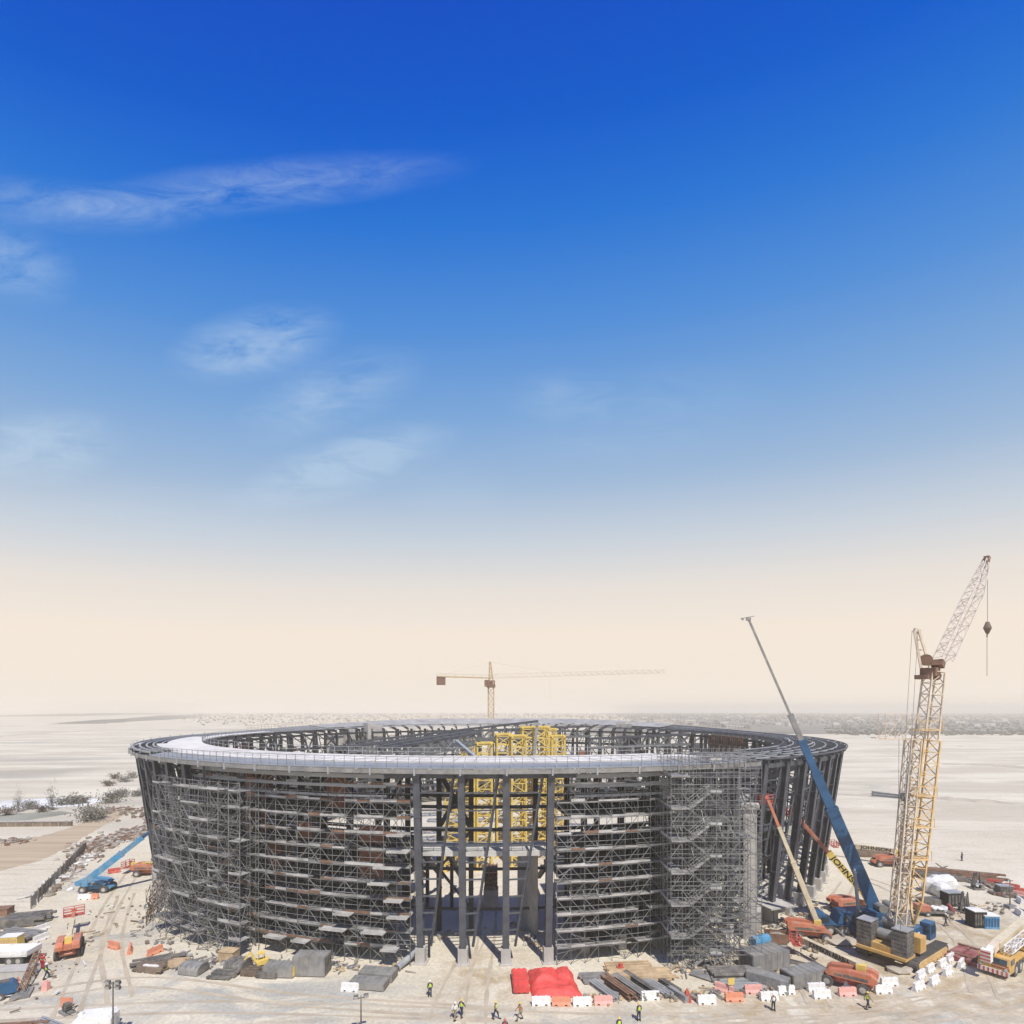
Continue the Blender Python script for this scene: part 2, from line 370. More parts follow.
M['track'] = mat('track_soil', (.43, .37, .285), .95, 0, .2, .4, .1)
def tracks(paths, seed):
    g = random.Random(seed)
    for pi_, pts in enumerate(paths):
        zt = .006 + .004 * pi_
        Pp = [P(*p) for p in pts]; Pp = [Pp[0] * 2 - Pp[1]] + Pp + [Pp[-1] * 2 - Pp[-2]]; path = []
        for i in range(1, len(Pp) - 2):
            for k in range(10):
                t = k / 10; a, b, c, d = Pp[i - 1:i + 3]
                path.append(.5 * ((2 * b) + (c - a) * t + (2 * a - 5 * b + 4 * c - d) * t * t + (3 * b - a - 3 * c + d) * t ** 3))
        mb = MB()
        for off in (-1.05, 1.05):
            rows = []
            for i, p in enumerate(path):
                d = path[min(i + 1, len(path) - 1)] - path[max(i - 1, 0)]; n = V((-d.y, d.x, 0)).normalized(); w = .22 * g.uniform(.5, 1.3)
                rows += [V((p.x, p.y, zt)) + n * (off - w), V((p.x, p.y, zt)) + n * (off + w)]
            mb.add(rows, [(2 * i, 2 * i + 1, 2 * i + 3, 2 * i + 2) for i in range(len(path) - 1)])
        structure('wheel_tracks', mb, 'track')
tracks([[(-20, 1016), (200, 1007), (430, 1013), (650, 1020), (880, 1007), (1050, 984)], [(-20, 1004), (140, 982), (300, 1000), (520, 1015)], [(700, 1026), (860, 1018), (960, 998), (1050, 972)], [(800, 1034), (960, 1010), (1050, 992)],
        [(60, 1030), (88, 960), (112, 905), (140, 862)], [(120, 1000), (112, 940), (128, 890)], [(474, 1030), (478, 985), (487, 935), (490, 895)], [(440, 1018), (452, 988), (482, 930)], [(985, 996), (962, 940), (920, 905), (880, 884), (850, 876)], [(820, 1006), (800, 960), (828, 915), (850, 880)]], 5)
def mound(name, pts, width, height, m, seed, kind='structure'):
    """a long low heap following ground points"""
    g = random.Random(seed); mb = MB(); rows = []
    P_ = [P(*p) for p in pts]; path = []
    for a, b in zip(P_, P_[1:]):
        k = max(2, int((b - a).length / (width * .5)))
        path += [a.lerp(b, i / k) for i in range(k)]
    path.append(P_[-1]); nn = len(path)
    for i, p in enumerate(path):
        t = path[min(i + 1, nn - 1)] - path[max(i - 1, 0)]; s = V((-t.y, t.x, 0)).normalized()
        e = min(1, min(i, nn - 1 - i) / max(1, nn * .18)); hh = height * e * g.uniform(.6, 1.15); ww = width * g.uniform(.8, 1.2)
        for q, z in ((-.5, -.05), (-.3, .55), (-.08, .95), (.12, 1), (.32, .5), (.5, -.05)):
            rows.append(p + s * ww * q + V((0, 0, hh * z if z > 0 else -.05)))
    mb.add(rows, [(i * 6 + k, i * 6 + k + 1, i * 6 + k + 7, i * 6 + k + 6) for i in range(nn - 1) for k in range(5)])
    o = structure(name, mb, m, True); o['kind'] = kind; return o
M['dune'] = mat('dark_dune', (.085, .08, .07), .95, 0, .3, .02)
M['berm'] = mat('sand_berm', (.42, .37, .30), .95, 0, .25, .15, .2)
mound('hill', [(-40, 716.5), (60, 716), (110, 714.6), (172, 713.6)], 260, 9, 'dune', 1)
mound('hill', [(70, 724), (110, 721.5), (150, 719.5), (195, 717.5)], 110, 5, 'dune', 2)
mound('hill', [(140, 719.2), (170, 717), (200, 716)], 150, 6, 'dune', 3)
mound('sand_berm', [(-10, 737), (60, 732), (130, 729)], 16, .7, 'berm', 4)
mound('sand_berm', [(836, 794), (880, 797), (940, 799), (1040, 806)], 4, .9, 'berm', 5)
mound('sand_berm', [(940, 764), (990, 765), (1050, 770)], 10, .8, 'berm', 6)

# far scrub and town: one mass
M['scrubland'] = mat('scrubland_soil', (.19, .18, .155), .95, 0, .5, .012)
mb = MB(); mb.add([(60, 660, .06), (2600, 640, .06), (3600, 3900, .06), (700, 3900, .06), (330, 1500, .06)], [(0, 1, 2, 3, 4)]); structure('scrubland', mb, 'scrubland')
g = random.Random(11); mb = MB()
for i in range(6500):
    d = 630 + 2600 * g.random() ** 2
    d += 60 * sin(d * .05)
    px = g.uniform(190, 1060) if g.random() < .8 else g.uniform(600, 1060)
    if px < 830: d = max(d, 1000 + g.random() * 2600)
    x = (px - CX) / F * d; r = g.uniform(.7, 2.1) * (1 + d / 2000)
    mb.rock((x, d * g.uniform(.97, 1.03), r * .3), r, g)
o = single('far_scrub', mb, 'far', 'dark band of far scrub and trees along the horizon', 'scrub', kind='stuff')
M['house'] = mat('pale_house', (.5, .47, .43), .9, 0, .1, .05)
g = random.Random(12)
mb = MB()
for i in range(300):
    d = g.uniform(800, 3200); px = g.uniform(200, 1060); x = (px - CX) / F * d
    mb.box((x, d, 2), (g.uniform(8, 30), g.uniform(8, 16), g.uniform(3, 6)), g.uniform(0, 1))
single('far_town', mb, 'house', 'pale low far buildings scattered along the hazy horizon', 'town', kind='stuff')
# ================================================================== the velodrome
SC = V((-4, 137, 0))
RB, RT, RI, RC = 72.0, 73.9, 63.5, 62.5
ZR = 23.6
def sst(x, a, b):
    t = max(0, min(1, (x - a) / (b - a))); return t * t * (3 - 2 * t)
def norm(a): return (a + 180) % 360 - 180
def rise(a, r):
    return 2.6 * sst(abs(norm(a)), 95, 165) * max(0, (r - 62) / 12.8)
def pol(a, r, z): return V((r * sin(R_(a)), -r * cos(R_(a)), z))
stadium = T('stadium', 'round dark steel stadium under construction with a white ring roof', 'stadium', SC)
PH = [norm(-5.4 + 4 * k) for k in range(90)]
def in_scaf(a): return -32 < a < -8 or 9.5 < a < 21.5
# outer columns: H section, leaning outwards, each on a concrete pedestal
def hcol(p0, p1, w, d):
    mb = MB()
    for s in (-1, 1):
        o = V((0, s * (d / 2 - .05), 0)); mb.bar(V(p0) + o, V(p1) + o, w, .1, up=(0, 1, 0))
    mb.bar(p0, p1, .09, d - .22, up=(0, 1, 0))
    for z in (.25, .5, .75):
        c = V(p0).lerp(V(p1), z); mb.box(c, (w + .06, d + .05, .18))
    return mb
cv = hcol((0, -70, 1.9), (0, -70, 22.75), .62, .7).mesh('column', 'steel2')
def rb(a): return RB - 1.2 * sst(abs(a), 16, 58)
def rt(a): return RT - .25 * sst(abs(a), 16, 58)
pcm = MB(); pcm.prism([(-.72, -.72), (.72, -.72), (.72, .72), (-.72, .72)], 'z', 0, 1.9); pcm.box((0, 0, .08), (2.0, 2.0, .16)); pm = pcm.mesh('pedestal', 'conc')
mb = MB(); mb.box((0, -70, .95), (1.1, 1.1, 1.9)); pmv = mb.mesh('pedestal', 'conc')
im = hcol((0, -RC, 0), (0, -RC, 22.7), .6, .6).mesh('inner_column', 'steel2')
# lattice leg beside every column: a leaning leg tied to the column by rungs
def leg_mesh(r0, r1):
    mb = MB(); q0 = pol(.9, r0 - .3, 1.9); q1 = pol(3.3, r1 - .2, 22.4); c0 = V((0, -r0, 1.9)); c1 = V((0, -r1, 22.4))
    mb.bar(q0, q1, .24)
    for k in range(1, 10):
        t = k / 10; mb.bar(c0.lerp(c1, t), q0.lerp(q1, t), .17)
    return mb.mesh('lattice_leg', 'steel')
mb = MB(); mb.bar(V((0, -RT + 1.1, 22)), pol(2.0, RB - .2, 13.6), .2); mb.bar(V((0, -RT + 1.1, 22)), V((0, -RC - .2, 17.5)), .25); mb.bar(V((0, -RB + .5, 13)), V((0, -RC - .2, 17.5)), .22)
bm_ = mb.mesh('knee_brace', 'steel')
for a in PH:
    sc = in_scaf(a)
    r0 = rb(a); c = link('column', cv if sc else hcol((0, -r0, 1.9), (0, -rt(a), 22.75), .78, .85).mesh('column', 'steel'), stadium); c.rotation_euler.z = R_(a)
    pd = link('pedestal', pmv if sc else pm, c)
    if not sc: pd.location = (0, -r0, 0)
    if abs(a) < 9: pd.scale = (.78, .78, 1)
    if not (1.5 < a < 3.5 or 18 < a < 20):
        i = link('inner_column', im, stadium); i.rotation_euler.z = R_(a)
    if not sc and not abs(a) > 172 and not 6 < a < 8:
        l = link('lattice_leg', leg_mesh(r0, rt(a)), stadium); l.rotation_euler.z = R_(a)
    if not sc and abs(a) > 9:
        l = link('knee_brace', bm_, stadium); l.rotation_euler.z = R_(a)
    mb = MB(); za = ZR - .55
    mb.bar((0, -62.6, za - .1 + rise(a, 62.6)), (0, -74.5, za + rise(a, 74.5)), .3, .75, .3, .45)
    mb.bar((0, -62.6, za + .3 + rise(a, 62.6)), (0, -74.5, za + .22 + rise(a, 74.5)), .5, .06)
    r = part('rafter', mb, 'steel', stadium); r.rotation_euler.z = R_(a)
# ring beams
def ring(name, R, z, w, h, m, a0=-180, a1=180, rs=False, step=2):
    mb = MB(); mb.arc([(R - w / 2, z - h / 2), (R + w / 2, z - h / 2), (R + w / 2, z + h / 2), (R - w / 2, z + h / 2)], a0, a1, step, rise if rs else None)
    return part(name, mb, m, stadium)
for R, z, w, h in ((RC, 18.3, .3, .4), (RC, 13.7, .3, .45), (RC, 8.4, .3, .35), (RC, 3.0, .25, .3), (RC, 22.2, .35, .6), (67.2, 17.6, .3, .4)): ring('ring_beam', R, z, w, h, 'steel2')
for z, R in ((17.6, 72.2), (8.5, 70.2)):
    ring('ring_beam', R, z, .25, .35, 'steel', 24, 352 - 40); 
ring('ring_beam', 71.2, 13, .3, .45, 'steel', 22, 320)
ring('ring_beam', 73.5, 22.3, .3, .6, 'steel', 22, 322, True)
ring('ring_beam', 73.5, 22.3, .3, .6, 'steel', -8.5, 9, True)
# roof: white membrane on the near left half, steel purlins elsewhere
mb = MB(); 
def deck(a0, a1, r0, r1, z0, z1, step=2): mb.arc([(r0, z0), (r1, z0), (r1, z1), (r0, z1)], a0, a1, step, rise)
deck(-40, 22, RI, 72.3, ZR - .1, ZR + .16); deck(-58, -40, RI, 70.8, ZR - .1, ZR + .16); deck(-80, -58, RI, 69.2, ZR - .1, ZR + .16); deck(-104, -80, RI + .3, 67.0, ZR - .1, ZR + .16)
deck(22, 24.5, 66, 71.5, ZR - .1, ZR + .13)
part('roof_membrane', mb, 'roof', stadium)
mb = MB()
for k in range(-39, 22, 2): mb.X = Matrix.Rotation(R_(k + .6), 4, 'Z'); mb.box((0, -68, ZR + .17), (.10, 8.3, .03))
mb.X = Matrix.Identity(4)
for r in (66.2, 69.3): mb.arc([(r, ZR + .155), (r + .08, ZR + .155), (r + .08, ZR + .185), (r, ZR + .185)], -39.9, 21.9, 1)
part('roof_seam', mb, 'decking', stadium, kind='stuff')
mb = MB(); mb.arc([(72.33, ZR - .06), (74.7, ZR - .42), (74.7, ZR - .30), (72.33, ZR + .06)], -41, 27, 1); part('gutter_sheet', mb, 'sheet', stadium)
mb = MB(); mb.arc([(74.72, ZR - .95), (74.86, ZR - .95), (74.86, ZR - .45), (74.72, ZR - .45)], -96, 29, 1); part('fascia', mb, 'grey', stadium)
mb = MB()
for a in range(-94, 30, 4):
    mb.X = Matrix.Rotation(R_(a + .6), 4, 'Z'); mb.box((0, -74.93, ZR - .75), (.2, .14, .8)); mb.box((.5, -74.6, ZR + .1), (.1, .1, .8))
mb.X = Matrix.Identity(4); part('fascia_bracket', mb, 'pale_steel', stadium)
for R in (64.0, 65.8, 67.6, 69.4, 71.2, 73.0, 74.6): ring('purlin', R, ZR - .2, .16, .2, 'pale_steel' if R not in (74.6, 64.0) else 'steel', 23.5 if R < 72 else 30, 180, True)
for R, a1 in ((64.2, -104), (66.2, -104), (67.8, -81), (69.2, -81), (70.0, -60), (71.3, -44), (72.3, -43), (73.3, -42), (74.4, -42)): ring('purlin', R, ZR + .03, .28, .22, 'pale_steel', -180, a1, True)
jm = MB(); jm.bar((0, -63.8, ZR - .3), (0, -74.4, ZR - .3), .22, .35); jm = jm.mesh('joist', 'steel')
for k in range(24, 178, 2):
    if k % 4 == 0: o = link('joist', jm, stadium); o.rotation_euler.z = R_(k + .6); o.location.z = rise(k + .6, 69)
mb = MB(); mb.arc([(65.5, ZR + .2), (74.3, ZR + .2), (74.3, ZR + .3), (65.5, ZR + .3)], 128, 236, 2, rise); part('metal_decking', mb, 'decking', stadium)
mb = MB()
for a, r in ((34, 66), (47, 69), (60, 65), (73, 70), (90, 66), (108, 68)):
    mb.arc([(r, ZR + .2), (r + .3, ZR + .2), (r + .3, ZR + .3), (r, ZR + .3)], a, a + 13, 2, rise)
part('light_purlin', mb, 'pale_steel', stadium)
mb = MB()
for k in range(0, 150):
    a = 105 + k
    p = pol(a, 74.2, ZR + .2 + rise(a, 74.2)); mb.bar(p, p + V((0, 0, 1.2)), .1)
for zz in (.6, 1.2): mb.arc([(74.15, ZR + .2 + zz), (74.25, ZR + .2 + zz), (74.25, ZR + .3 + zz), (74.15, ZR + .3 + zz)], 105, 255, 2, rise)
part('edge_rail', mb, 'crane_pale', stadium)
mb = MB()
for a in range(-103, 26, 2):
    p = pol(a, RI + .1, ZR + .1); mb.bar(p, p + V((0, 0, 1.1)), .06)
for zz in (.55, 1.1): mb.arc([(RI + .08, ZR + .1 + zz), (RI + .13, ZR + .1 + zz), (RI + .13, ZR + .15 + zz), (RI + .08, ZR + .15 + zz)], -103, 25, 2)
part('inner_rail', mb, 'pale_steel', stadium)
mb = MB()
for k in range(-41, 28):
    p = pol(k, 74.5, ZR - .3); mb.bar(p, p + V((0, 0, 1.3)), .05)
for zz in (.65, 1.25): mb.arc([(74.48, ZR - .3 + zz), (74.53, ZR - .3 + zz), (74.53, ZR - .25 + zz), (74.48, ZR - .25 + zz)], -41, 27, 1)
part('outer_rail', mb, 'tube', stadium)
# girts below the rim in the scaffolded bays
for z, R, h in ((22.1, 73.1, .5), (20.9, 72.9, .35), (19.7, 72.7, .28)):
    ring('girt', R, z, .3, h, 'sheet', -34, -8.5, step=1); ring('girt', R, z, .3, h, 'sheet', 9, 19.5, step=1)
# floors and walls behind the scaffold, colours darkened to stand in for interior shade
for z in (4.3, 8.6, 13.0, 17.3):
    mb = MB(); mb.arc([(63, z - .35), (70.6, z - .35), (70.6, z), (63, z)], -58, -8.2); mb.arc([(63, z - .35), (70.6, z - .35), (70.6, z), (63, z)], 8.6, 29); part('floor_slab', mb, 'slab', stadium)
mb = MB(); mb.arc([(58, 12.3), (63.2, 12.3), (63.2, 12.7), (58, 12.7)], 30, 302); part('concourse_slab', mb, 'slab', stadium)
g = random.Random(3)
for k in range(-13, 8):
    a = -5.4 + 4 * k
    if -12 < a < 8: continue
    for j, z in enumerate((0, 4.3, 8.6, 13.0, 17.3)):
        if j == 4 and g.random() < .35: continue
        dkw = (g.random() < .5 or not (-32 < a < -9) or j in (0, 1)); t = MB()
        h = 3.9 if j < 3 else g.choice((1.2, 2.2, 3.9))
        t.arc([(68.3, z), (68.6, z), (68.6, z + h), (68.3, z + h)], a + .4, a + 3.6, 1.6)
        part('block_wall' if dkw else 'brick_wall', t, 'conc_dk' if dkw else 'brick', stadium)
# bridge across the gateway
mb = MB(); mb.arc([(67.2, 12.85), (71.3, 12.85), (71.3, 13.1), (67.2, 13.1)], -6.4, 7.4, 1.15); mb.arc([(71.3, 12.5), (71.5, 12.5), (71.5, 13.12), (71.3, 13.12)], -6.4, 7.4, 1.15)
for k in range(7): mb.X = Matrix.Rotation(R_(-6 + 2 * k), 4, 'Z'); mb.box((0, -69.2, 12.65), (.2, 4, .35))
mb.X = Matrix.Identity(4); part('gate_bridge', mb, 'bridge', stadium)
mb = MB()
for k in range(14):
    p = pol(-6.4 + k * 1.06, 71.4, 13.1); mb.bar(p, p + V((0, 0, 1.1)), .06)
for zz in (.55, 1.1): mb.arc([(71.37, 13.1 + zz), (71.43, 13.1 + zz), (71.43, 13.16 + zz), (71.37, 13.16 + zz)], -6.4, 7.4, 1.15)
part('bridge_rail', mb, 'tube', stadium)
# X bracing between inner columns
mb = MB()
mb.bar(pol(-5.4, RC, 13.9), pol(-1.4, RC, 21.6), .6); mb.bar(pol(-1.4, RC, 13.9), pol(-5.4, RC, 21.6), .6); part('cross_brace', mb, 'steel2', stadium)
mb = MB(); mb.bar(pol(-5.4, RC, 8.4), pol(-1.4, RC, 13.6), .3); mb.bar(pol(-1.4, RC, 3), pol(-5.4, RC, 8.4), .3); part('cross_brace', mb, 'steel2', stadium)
g = random.Random(5)
for a in PH:
    if abs(a) > 12 and g.random() < .42:
        z0, z1 = g.choice(((13.7, 18.3), (18.3, 22.2), (13.7, 22.2)))
        mb = MB(); mb.bar(pol(a, RC, z0), pol(a + 4, RC, z1), .32)
        if g.random() < .6: mb.bar(pol(a + 4, RC, z0), pol(a, RC, z1), .32)
        part('cross_brace', mb, 'steel2', stadium)
# rakers of the seating bowl
mb = MB(); mb.bar((0, -61.8, 12.2), (0, -46, 2.2), .5, .8); mb.bar((0, -54, 0), (0, -54, 6.8), .45)
for k in range(6): mb.box((0, -60.5 + 2.4 * k, 11.9 - 1.5 * k), (.4, 1.5, .5))
rk = mb.mesh('seating_raker', 'steel2')
for a in PH:
    if abs(a) > 6.9 or a < -5: o = link('seating_raker', rk, stadium); o.rotation_euler.z = R_(a)
mb = MB()
for k in range(7):
    r = 60.8 - 2.2 * k; z = 12.3 - 1.4 * k; mb.arc([(r - 2.2, z - .4), (r, z - .4), (r, z - .15), (r - 2.2, z - .15)], 12, 348, 4)
part('seating_terrace', mb, 'slab', stadium)
# concrete cores and infill
def core(a, r, w, d, h, m='conc', name='concrete_core'):
    mb = MB(); mb.X = Matrix.Rotation(R_(a), 4, 'Z'); mb.box((0, -r, h / 2), (w, d, h)); mb.box((w * .2, -r, h + .3), (w * .5, d * .8, .6)); mb.box((0, -r + d / 2 + .05, h * .82), (w * .3, .12, 1.8))
    part(name, mb, m, stadium)
core(-139, 66.2, 5.5, 5, 24.5); core(139.5, 66.5, 6, 5, 25); core(-131, 66, 3.4, 4, 23.5); core(-128, 66, 9, .6, 21.5); core(-110, 60, 6, 3, 17.2, 'roof'); core(-136, 63, 1.2, 3, 24.8)
wl = MB(); wl.bar(V((5.0, -58.2, 5.2)), V((7.2, -63.8, 5.2)), .5, 10.4); wl.bar(V((5.0, -58.2, 10.5)), V((7.2, -63.8, 10.5)), .6, .2); part('core_wall', wl, 'conc', stadium)
mb = MB(); g = random.Random(9)
for a in PH:
    if abs(a) > 30 and g.random() < .30:
        t = MB(); km = g.choice(('conc', 'conc_dk', 'conc_dk', 'brick')); z = g.choice((13, 13, 17.6)); t.arc([(63.4, z), (63.7, z), (63.7, z + g.uniform(1, 4)), (63.4, z + g.uniform(1, 4))], a + .3, a + 3.7, 1.7); part('infill_panel', t, km, stadium)
# rust coloured formwork box on the far right of the opening
mb = MB()
for a in range(92, 108, 1):
    p = pol(a, 62.4, 17.8); mb.bar(p, p + V((0, 0, 5.0)), .55, .3)
mb.arc([(61.9, 17.6), (62.9, 17.6), (62.9, 17.9), (61.9, 17.9)], 91, 108); mb.arc([(61.9, 20.2), (62.2, 20.2), (62.2, 20.5), (61.9, 20.5)], 91, 108); mb.arc([(61.9, 22.5), (62.2, 22.5), (62.2, 22.8), (61.9, 22.8)], 91, 108)
mb.arc([(62.5, 17.8), (62.7, 17.8), (62.7, 22.6), (62.5, 22.6)], 91, 108)
part('wall_formwork', mb, 'rust', stadium)
# ------------------------------------------------------------------ roof trusses lying on yellow shoring towers
def girder(p0, p1, hgt, wid, n, label):
    p0 = V(p0); p1 = V(p1); t = T('roof_truss', label, 'truss', (p0.x, p0.y, p0.z), group='steel roof trusses spanning the open bowl')
    d = (p1 - p0); sx = d.cross(V((0, 0, 1))).normalized() * wid / 2; up = V((0, 0, hgt))
    top = MB(); bot = MB(); web = MB()
    for s in (-1, 1):
        top.bar(p0 + sx * s + up, p1 + sx * s + up, .42); bot.bar(p0 + sx * s, p1 + sx * s, .42)
        for k in range(n):
            a, b = p0 + d * (k / n), p0 + d * ((k + 1) / n)
            web.bar(a + sx * s, b + sx * s + up, .2) if k % 2 else web.bar(a + sx * s + up, b + sx * s, .2)
            web.bar(a + sx * s, a + sx * s + up, .2)
    for k in range(n + 1):
        a = p0 + d * (k / n); web.bar(a + sx + up, a - sx + up, .18); web.bar(a + sx, a - sx, .18)
    part('top_chord', top, 'steel', t, world=True); part('bottom_chord', bot, 'truss', t, world=True); part('web', web, 'truss', t, world=True)
girder(Q(384, 761, 83), Q(474, 743, 105), 2.0, 3.0, 9, 'long sloping roof truss nearest the white ring roof, low at its outer end')
girder(Q(330, 760, 108), Q(476, 742, 116), 2.2, 3.0, 12, 'low roof truss lying behind the nearest truss, left of the yellow towers')
girder(Q(405, 748, 122), Q(538, 733, 121), 2.6, 3.2, 12, 'highest roof truss rising to the right over the yellow towers')
girder(Q(350, 752, 140), Q(470, 738, 145), 2.4, 3.2, 12, 'far left roof truss deep inside the bowl')
girder(Q(590, 748, 130), Q(690, 744, 125), 2.2, 3.0, 10, 'level roof truss right of the yellow towers')
girder(Q(440, 742, 135), Q(590, 736, 135), 2.4, 3.0, 12, 'level roof truss behind the yellow towers')
mb = MB(); a, b = Q(456, 741, 90), Q(477, 759, 80); mb.bar(a, b, .5, .5); mb.box(a, (.9, .9, .5)); mb.box(b, (1.1, 1.1, .4))
single('prop_strut', mb, 'pale_steel', 'pale slanting prop under the nearest roof truss end', 'prop', (b.x, b.y, b.z), world=True)
mb = MB(); a, b = Q(534, 757, 104), Q(537, 724, 104); mb.bar(a, b, .7, .5); mb.box(a, (1.2, 1.2, .4)); mb.box(b, (1, 1, .5))
single('prop_strut', mb, 'pale_steel', 'pale upright prop beside the tallest yellow shoring towers', 'prop', (a.x, a.y, a.z), world=True)
mb0 = MB(); n = 14; hh = 24.5
mb0.lattice((0, 0, .3), (0, 0, hh), 2.7, n, .34, .17); 
mbj = MB()
for s in (-1, 1): mbj.bar((s * 1.3, -1.7, hh + .1), (s * 1.3, 1.7, hh + .1), .3, .35); mbj.bar((-1.7, s * 1.0, hh + .42), (1.7, s * 1.0, hh + .42), .3, .3)
mbp = MB()
for x in (-1.35, 1.35):
    for y in (-1.35, 1.35): mbp.box((x, y, .15), (.8, .8, .3))
lat = mb0.mesh('lattice_frame', 'yellow'); hd = mbj.mesh('head_frame', 'yellow'); bp = mbp.mesh('base_plate', 'yellow')
mb = MB(); 
for k in range(1, 7):
    mb.box((0, 0, 3.5 * k), (2.5, 2.5, .12)); mb.bar((-1.1, -1.1, 3.5 * k - 3.4), (1.0, -1.1, 3.5 * k), .5, .1)
ldm = mb.mesh('access_platform', 'yellow')
for px, d, sc, lb in ((452, 103, .80, 'shorter yellow shoring tower at the left edge of the gateway view'), (484, 104, .95, 'yellow lattice shoring tower second from the left, left of the prop'), (518, 106, 1.0, 'yellow lattice shoring tower directly behind the middle gate column'),
                      (541, 112, 1.06, 'tallest yellow shoring tower, right of the middle ones'), (503, 113, 1.0, 'yellow shoring tower in the middle, just left of the tallest ones'), (470, 128, .9, 'distant yellow shoring tower at the back left of the group'), (549, 128, 1.02, 'distant yellow shoring tower at the back right of the group'), (528, 118, 1.05, 'yellow shoring tower hidden behind two tall yellow towers'), (557, 116, .98, 'rightmost yellow shoring tower, partly cut off by the ring roof'), (468, 121, .93, 'yellow shoring tower behind the left pair of yellow towers')):
    t = T('shoring_tower', lb, 'shoring tower', ((px - CX) / F * d, d, 0), R_(8), 'yellow shoring towers in the bowl'); t.scale = (1, 1, sc)
    link('lattice_frame', lat, t); link('head_frame', hd, t); link('base_plate', bp, t); link('access_platform', ldm, t)
mb = MB(); p = P(491, 905); mb.box((0, 0, 1.3), (2.2, 2.2, 2.6)); mb.mi = 1
for k in range(16): mb.bar((-.9 + .6 * (k % 4), -.9 + .6 * (k // 4), 2.6), (-.9 + .6 * (k % 4), -.9 + .6 * (k // 4), 6.2), .12)
for z in (3.2, 3.9, 4.6, 5.3, 5.9): mb.box((0, 0, z), (2.0, 2.0, .1))
single('concrete_stub', mb, ['conc', 'rust'], 'concrete stub column with rusty starter bars inside the bowl', 'column stub', p)

# ------------------------------------------------------------------ scaffolds
TUBE = .058
def std_mesh(h):
    mb = MB(); mb.tube((0, 0, 0), (0, 0, h), TUBE / 2 + .005, 5); mb.box((0, 0, .02), (.18, .18, .04)); return mb.mesh('standard', 'tube')
def zig(mb, a, b, z0, z1, w=TUBE): mb.bar(V((a.x, a.y, z0)), V((b.x, b.y, z1)), w)
def scaffold(name, label, pts_out, pts_in, levels, seed, drop=.1, tube='tube', extra=0, group=None, rows=None, ztop=None, rusty=.06):
    """pts_out / pts_in: world ground points of the two rows of standards, levels: deck heights"""
    g = random.Random(seed); base = pts_out[len(pts_out) // 2].copy(); base.z = 0
    t = T(name, label, 'scaffold', base, group=group)
    zt = ztop or levels[-1] + 1.3
    sm = std_mesh(zt)
    n = len(pts_out)
    for row in [pts_out, pts_in] + (rows or []):
        for p in row:
            o = link('standard', sm, t); o.location = (p.x - base.x, p.y - base.y, 0)
    for li, z in enumerate(levels):
        d = MB(); r = MB(); d.mi = 0
        def flush():
            nonlocal d
            if d.v: part('deck', d, ['board', 'toe', 'rust'], t, world=True)
            d = MB()
        for i in range(n - 1):
            a, b, c, e = pts_out[i], pts_out[i + 1], pts_in[i + 1], pts_in[i]
            r.bar(V((a.x, a.y, z - .06)), V((a.x, a.y, z + 1.05)), .03)
            for s, q in ((a, b), (e, c)):
                r.bar(V((s.x, s.y, z - .06)), V((q.x, q.y, z - .06)), TUBE)
            for hgt in (.55, 1.05):
                if hgt > 1 or g.random() < .35: r.bar(V((a.x, a.y, z + hgt)), V((b.x, b.y, z + hgt)), TUBE * .9)
            r.bar(V((a.x, a.y, z - .14)), V((e.x, e.y, z - .14)), TUBE)
            if g.random() <= drop: flush()
            else:
                zz = z + g.uniform(-.03, .03); th = .06
                vs = [V((p.x, p.y, zz)) for p in (a, b, c, e)] + [V((p.x, p.y, zz + th)) for p in (a, b, c, e)]
                d.mi = 0; d.add(vs, [(3, 2, 1, 0), (4, 5, 6, 7), (0, 1, 5, 4), (1, 2, 6, 5), (2, 3, 7, 6), (3, 0, 4, 7)])
                if g.random() < .8:
                    d.mi = 2 if g.random() < rusty else 1; o_ = (a - e).normalized() * .06; hh = g.choice((.18, .25, .34))
                    d.bar(V((a.x, a.y, zz + .08 + hh / 2)) + o_, V((b.x, b.y, zz + .08 + hh / 2)) + o_, .03, hh)
        flush(); part('guard_rail', r, tube, t, world=True)
    xt = MB()
    for i in range(n - 1):
        br = MB(); a, b = pts_out[i], pts_out[i + 1]; e = pts_in[i]; zs = [.1] + list(levels) + [zt - .1]
        up = g.random() < .5
        for k in range(len(zs) - 1):
            if g.random() < .78:
                s, q = (a, b) if (k % 2 == 0) == up else (b, a); zig(br, s, q, zs[k], zs[k + 1])
            elif br.v: part('diagonal_brace', br, tube, t, world=True); br = MB()
            if g.random() < .35: zig(xt, a, e, zs[k], zs[k + 1])
        if i + 2 < n and g.random() < .5:
            k = g.randrange(len(zs) - 2); c = pts_out[i + 2]; zig(xt, *( (a, c) if g.random() < .5 else (c, a)), zs[k], zs[k + 2], TUBE * 1.15)
        if br.v: part('diagonal_brace', br, tube, t, world=True)
    if extra:
        x = xt; allp = pts_out + pts_in + sum(rows or [], [])
        for k in range(extra):
            p = g.choice(allp); q = g.choice([s for s in allp if (s - p).length < 6.5 and s is not p]); z = g.uniform(0, zt - 4)
            x.bar(V((p.x, p.y, z)), V((q.x, q.y, z + g.uniform(.3, 4.2))), TUBE)
        part('loose_tube', x, tube, t, world=True, kind='stuff')
    return t
def ap(a0, a1, n, r): return [SC + pol(a0 + (a1 - a0) * i / n, r, 0) for i in range(n + 1)]
LV = [1.9 * k for k in range(1, 12)]
fsc = scaffold('facade_scaffold', 'wide decked grey scaffold covering the facade left of the gateway', ap(-32, -6.2, 20, 72.9), ap(-32, -6.2, 20, 71.3), LV, 31, .1, extra=130, rusty=.4)
M['plat'] = mat('platform_board', (.38, .37, .35), .8, 0, .35, .6)
